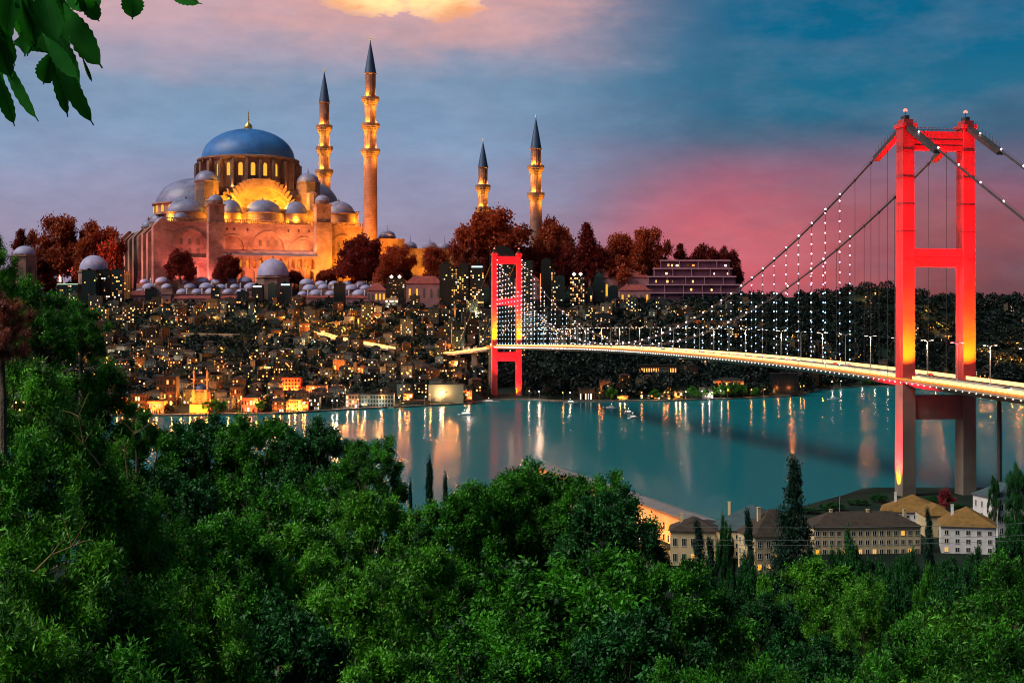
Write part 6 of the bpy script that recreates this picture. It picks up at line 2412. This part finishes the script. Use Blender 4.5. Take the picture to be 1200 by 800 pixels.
left = [
    ('bay', -12, 268, 27, 95, 'willow-leaved treetop rising highest at the left edge'),
    ('bay2', 45, 318, 29, 110, 'dark narrow-leaved treetop below the pale left tomb'),
    ('bay2', 96, 345, 31, 75, 'thin dark treetop in front of the office blocks'),
    ('bay', 30, 405, 26, 150, 'bright narrow-leaved crown at the left edge above mid-height'),
    ('bay2', 112, 415, 30, 110, 'dark narrow-leaved crown beside the town lights'),
    ('bay2', 160, 468, 33, 60, 'small dark treetop before the waterfront restaurant'),
    ('bay', 95, 478, 26, 150, 'bright narrow-leaved crown in the middle of the left side'),
    ('bay2', 10, 500, 22, 170, 'deep green narrow-leaved crown at the left edge below mid-height'),
    ('bay', 150, 545, 27, 150, 'bright sprays of narrow leaves right of the left-edge crowns'),
    ('bay', 60, 580, 21, 200, 'bright narrow-leaved crown in the lower left'),
    ('bay2', 200, 600, 30, 130, 'dark narrow-leaved bush between the left crowns and the centre trees'),
    ('bay2', 140, 650, 22, 210, 'deep green narrow-leaved crown near the bottom left'),
    ('bay', 15, 680, 17, 220, 'narrow-leaved crown in the bottom left corner'),
    ('bay', 235, 655, 26, 150, 'light sprays of narrow leaves in the lower left centre'),
    ('bay2', 120, 745, 17, 250, 'leafy crown at the bottom edge on the left')]
for a in left:
    fg(*a)
ptw = bay[0].copy(); ptw.materials.clear(); ptw.materials.append(leaf_mat('backlit_rosy_leaves', (.02, .02, .012), (.45, .12, .1), .3, scale=1.5))  # green foliage; pink backlight is put into the leaf colour
BASE['rosy'] = ((ptw, bay[1]), 2.8, 6.6)
fg('rosy', 4, 335, 22, 84, 'crown tinted rosy by painted backlight at the left edge, between two green crowns', kind='broadleaf_tree')

# light bare limbs showing in the near left crowns
def limb(root, pts, Y, r0):
    mb = MB()
    W_ = [P(x, y, Y + dy) for x, y, dy in pts]
    n_ = len(W_)
    mb.tube(W_, [.6 * r0 * (1 - .8 * i / (n_ - 1)) for i in range(n_)], 6)
    for i in range(1, n_ - 1):
        d_ = (W_[i + 1] - W_[i]).length
        for k_ in range(2):
            e = W_[i] + Vector((random.uniform(-1, 1), random.uniform(-.4, .4), random.uniform(.1, 1))) * d_ * .9
            mb.tube([W_[i], W_[i].lerp(e, .5) + Vector((0, 0, .02)), e], [r0 * .35, r0 * .22, r0 * .08], 4)
    o = mb.build('limb', M('pale_limb_bark', (.2, .14, .06), .85, .3, 3), root)
    o.matrix_parent_inverse = (Matrix.Translation(root.location) @ root.rotation_euler.to_matrix().to_4x4() @ Matrix.Diagonal((*root.scale, 1))).inverted()


lr_ = [o for o in bpy.data.objects if o.name.startswith('broadleaf_tree') and 'narrow' in (o.get('label') or '')]
def near_root(px, py):
    return min(lr_, key=lambda o: (600 + FX * o.location.x / o.location.y - px) ** 2 + abs(o.location.y - 24) * 20)
for pts, r0 in (([(0, 598, 0), (18, 604, -.3), (34, 606, -.5), (50, 598, -.8)], .05), ([(-6, 735, 0), (14, 712, -.2), (34, 686, -.4), (52, 672, -.6), (70, 640, -.6)], .045),
                ([(-4, 592, 0), (10, 560, -.2), (34, 545, -.4), (44, 520, -.4)], .03), ([(118, 545, 0), (98, 520, -.2), (92, 488, -.3), (104, 460, -.3)], .028),
                ([(150, 560, 0), (146, 530, 0), (158, 508, -.2), (182, 492, -.2)], .025), ([(40, 670, 0), (60, 650, -.2), (84, 640, -.2), (100, 612, -.4)], .025)):
    rt_ = near_root(sum(p[0] for p in pts) / len(pts), 0)
    limb(rt_, pts, rt_.location.y - 1.0, r0)

# power lines across the hollow
for k_, (ya_, yb_) in enumerate(((617, 612), (632, 626), (638, 632))):
    mb = MB()
    pts = []
    for i in range(13):
        f = i / 12
        pts.append(P(800 + 420 * f, ya_ + (yb_ - ya_) * f + 3 * (1 - (2 * f - 1) ** 2), 170))
    o0 = pts[0].copy()
    mb.tube([p - o0 for p in pts], .02, 4)
    tag(mb.build('power_line', M('pale_wire', (.12, .13, .14), .5, .05, 1), loc=o0), ['upper', 'middle', 'lower'][k_] + ' thin pale wire strung across in front of the shore houses', 'power line')

# ------------------------------------------------------------------ overhanging branch
LF = leaf_mat('broad_leaves', (.004, .06, .01), (.015, .14, .016), .5, .75, 8, spec=.03)
ob_ = empty('overhanging_branch', P(20, -60, 3.2), 'branch of broad serrated leaves hanging into the sky at the upper left', 'branch')
O = Vector(ob_.location)


def broad_leaf(mb, b, tpt, wpx, Y, roll=0., curl=.15):
    a, c_ = P(b[0], b[1], Y), P(tpt[0], tpt[1], Y + random.uniform(-.15, .12))
    ax = c_ - a
    L = ax.length; ax.normalize()
    side = ax.cross(Vector((0, -1, 0))).normalized()
    up = side.cross(ax)
    side = (Matrix.Rotation(roll, 3, ax) @ side); up = (Matrix.Rotation(roll, 3, ax) @ up)
    hw_ = wpx * Y / FX / 2
    n_ = 18
    V, F_ = [], []
    for i in range(n_ + 1):
        f = i / n_
        wd_ = hw_ * (math.sin(math.pi * min(1, f ** 1.35 * 1.02)) ** .75 if 0 < f < .93 else (0.06 if f >= .93 else .03)) + .0004
        if 0 < i < n_ - 1: wd_ *= 1 + (.1 if i % 2 else -.05)
        cpos = a + ax * L * f + up * L * (-curl * (f - .3) ** 2)
        V += [cpos - side * wd_ + up * wd_ * .3 - O, cpos - side * wd_ * .5 + up * wd_ * .1 - O, cpos - O, cpos + side * wd_ * .5 + up * wd_ * .1 - O, cpos + side * wd_ + up * wd_ * .3 - O]
    for i in range(n_):
        for j in range(4):
            F_.append((i * 5 + j, i * 5 + j + 1, i * 5 + 6 + j, i * 5 + 5 + j))
    mb.add(V, F_)
    # midrib
    mb.tube([Vector(V[i * 5 + 2]) - up * .0015 for i in range(0, n_ + 1, 2)], [.0016] * 9 + [.0006], 4, 1)


random.seed(12)
mb = MB()
LV = [((60, 60), (105, 143), 24), ((62, 58), (80, 137), 24), ((60, 60), (51, 99), 30), ((64, 34), (98, 104), 32), ((74, 4), (118, 79), 38), ((92, -8), (116, 26), 26),
      ((58, 62), (14, 44), 24), ((-6, 18), (18, 78), 20), ((2, 60), (37, 139), 19), ((-6, 78), (16, 148), 22), ((-14, 92), (10, 130), 18), ((96, 66), (108, 97), 5),
      ((156, -14), (155, 21), 32), ((196, -6), (230, 3), 16), ((30, -14), (40, 52), 34), ((14, -20), (6, 50), 36), ((50, -16), (66, 52), 36), ((40, 20), (26, 66), 28),
      ((64, -14), (88, 42), 34), ((-12, -10), (14, 34), 34), ((20, 8), (62, 62), 30), ((-10, 30), (12, 92), 28), ((90, -18), (104, 18), 30), ((36, -30), (20, 18), 30), ((60, -30), (50, 20), 34), ((72, 20), (70, 74), 26), ((-18, 40), (2, 110), 26), ((104, -20), (117, 10), 18), ((50, 40), (90, 92), 24)]
for k_ in range(16):
    bx, by = random.uniform(-20, 86), random.uniform(-30, 44)
    LV.append(((bx, by), (bx + random.uniform(-16, 22), by + random.uniform(36, 62)), random.uniform(18, 26)))
for i, (b_, t_, wd_) in enumerate(LV):
    broad_leaf(mb, b_, t_, wd_ * .78, 3.2 + (i % 7) * .05 - .15, random.uniform(-.5, .5), random.uniform(-.1, .35))
mb.build('foliage', [LF, M('leaf_rib', (.2, .26, .06), .5, .1, 5)], ob_, 50)
mb = MB()
for pts in ([(-60, -80), (0, -50), (40, -20), (60, 30), (60, 60)], [(0, -50), (80, -40), (150, -24), (200, -16)], [(-60, -80), (-20, -20), (0, 40), (0, 66)], [(40, -20), (74, -10), (92, -12)], [(60, 20), (64, 34)]):
    mb.tube([P(x, y, 3.25) - O for x, y in pts], [.006, .005, .004, .003, .002][:len(pts)], 6)
mb.build('twig', M('green_twig', (.12, .12, .05), .7, .2, 20), ob_)
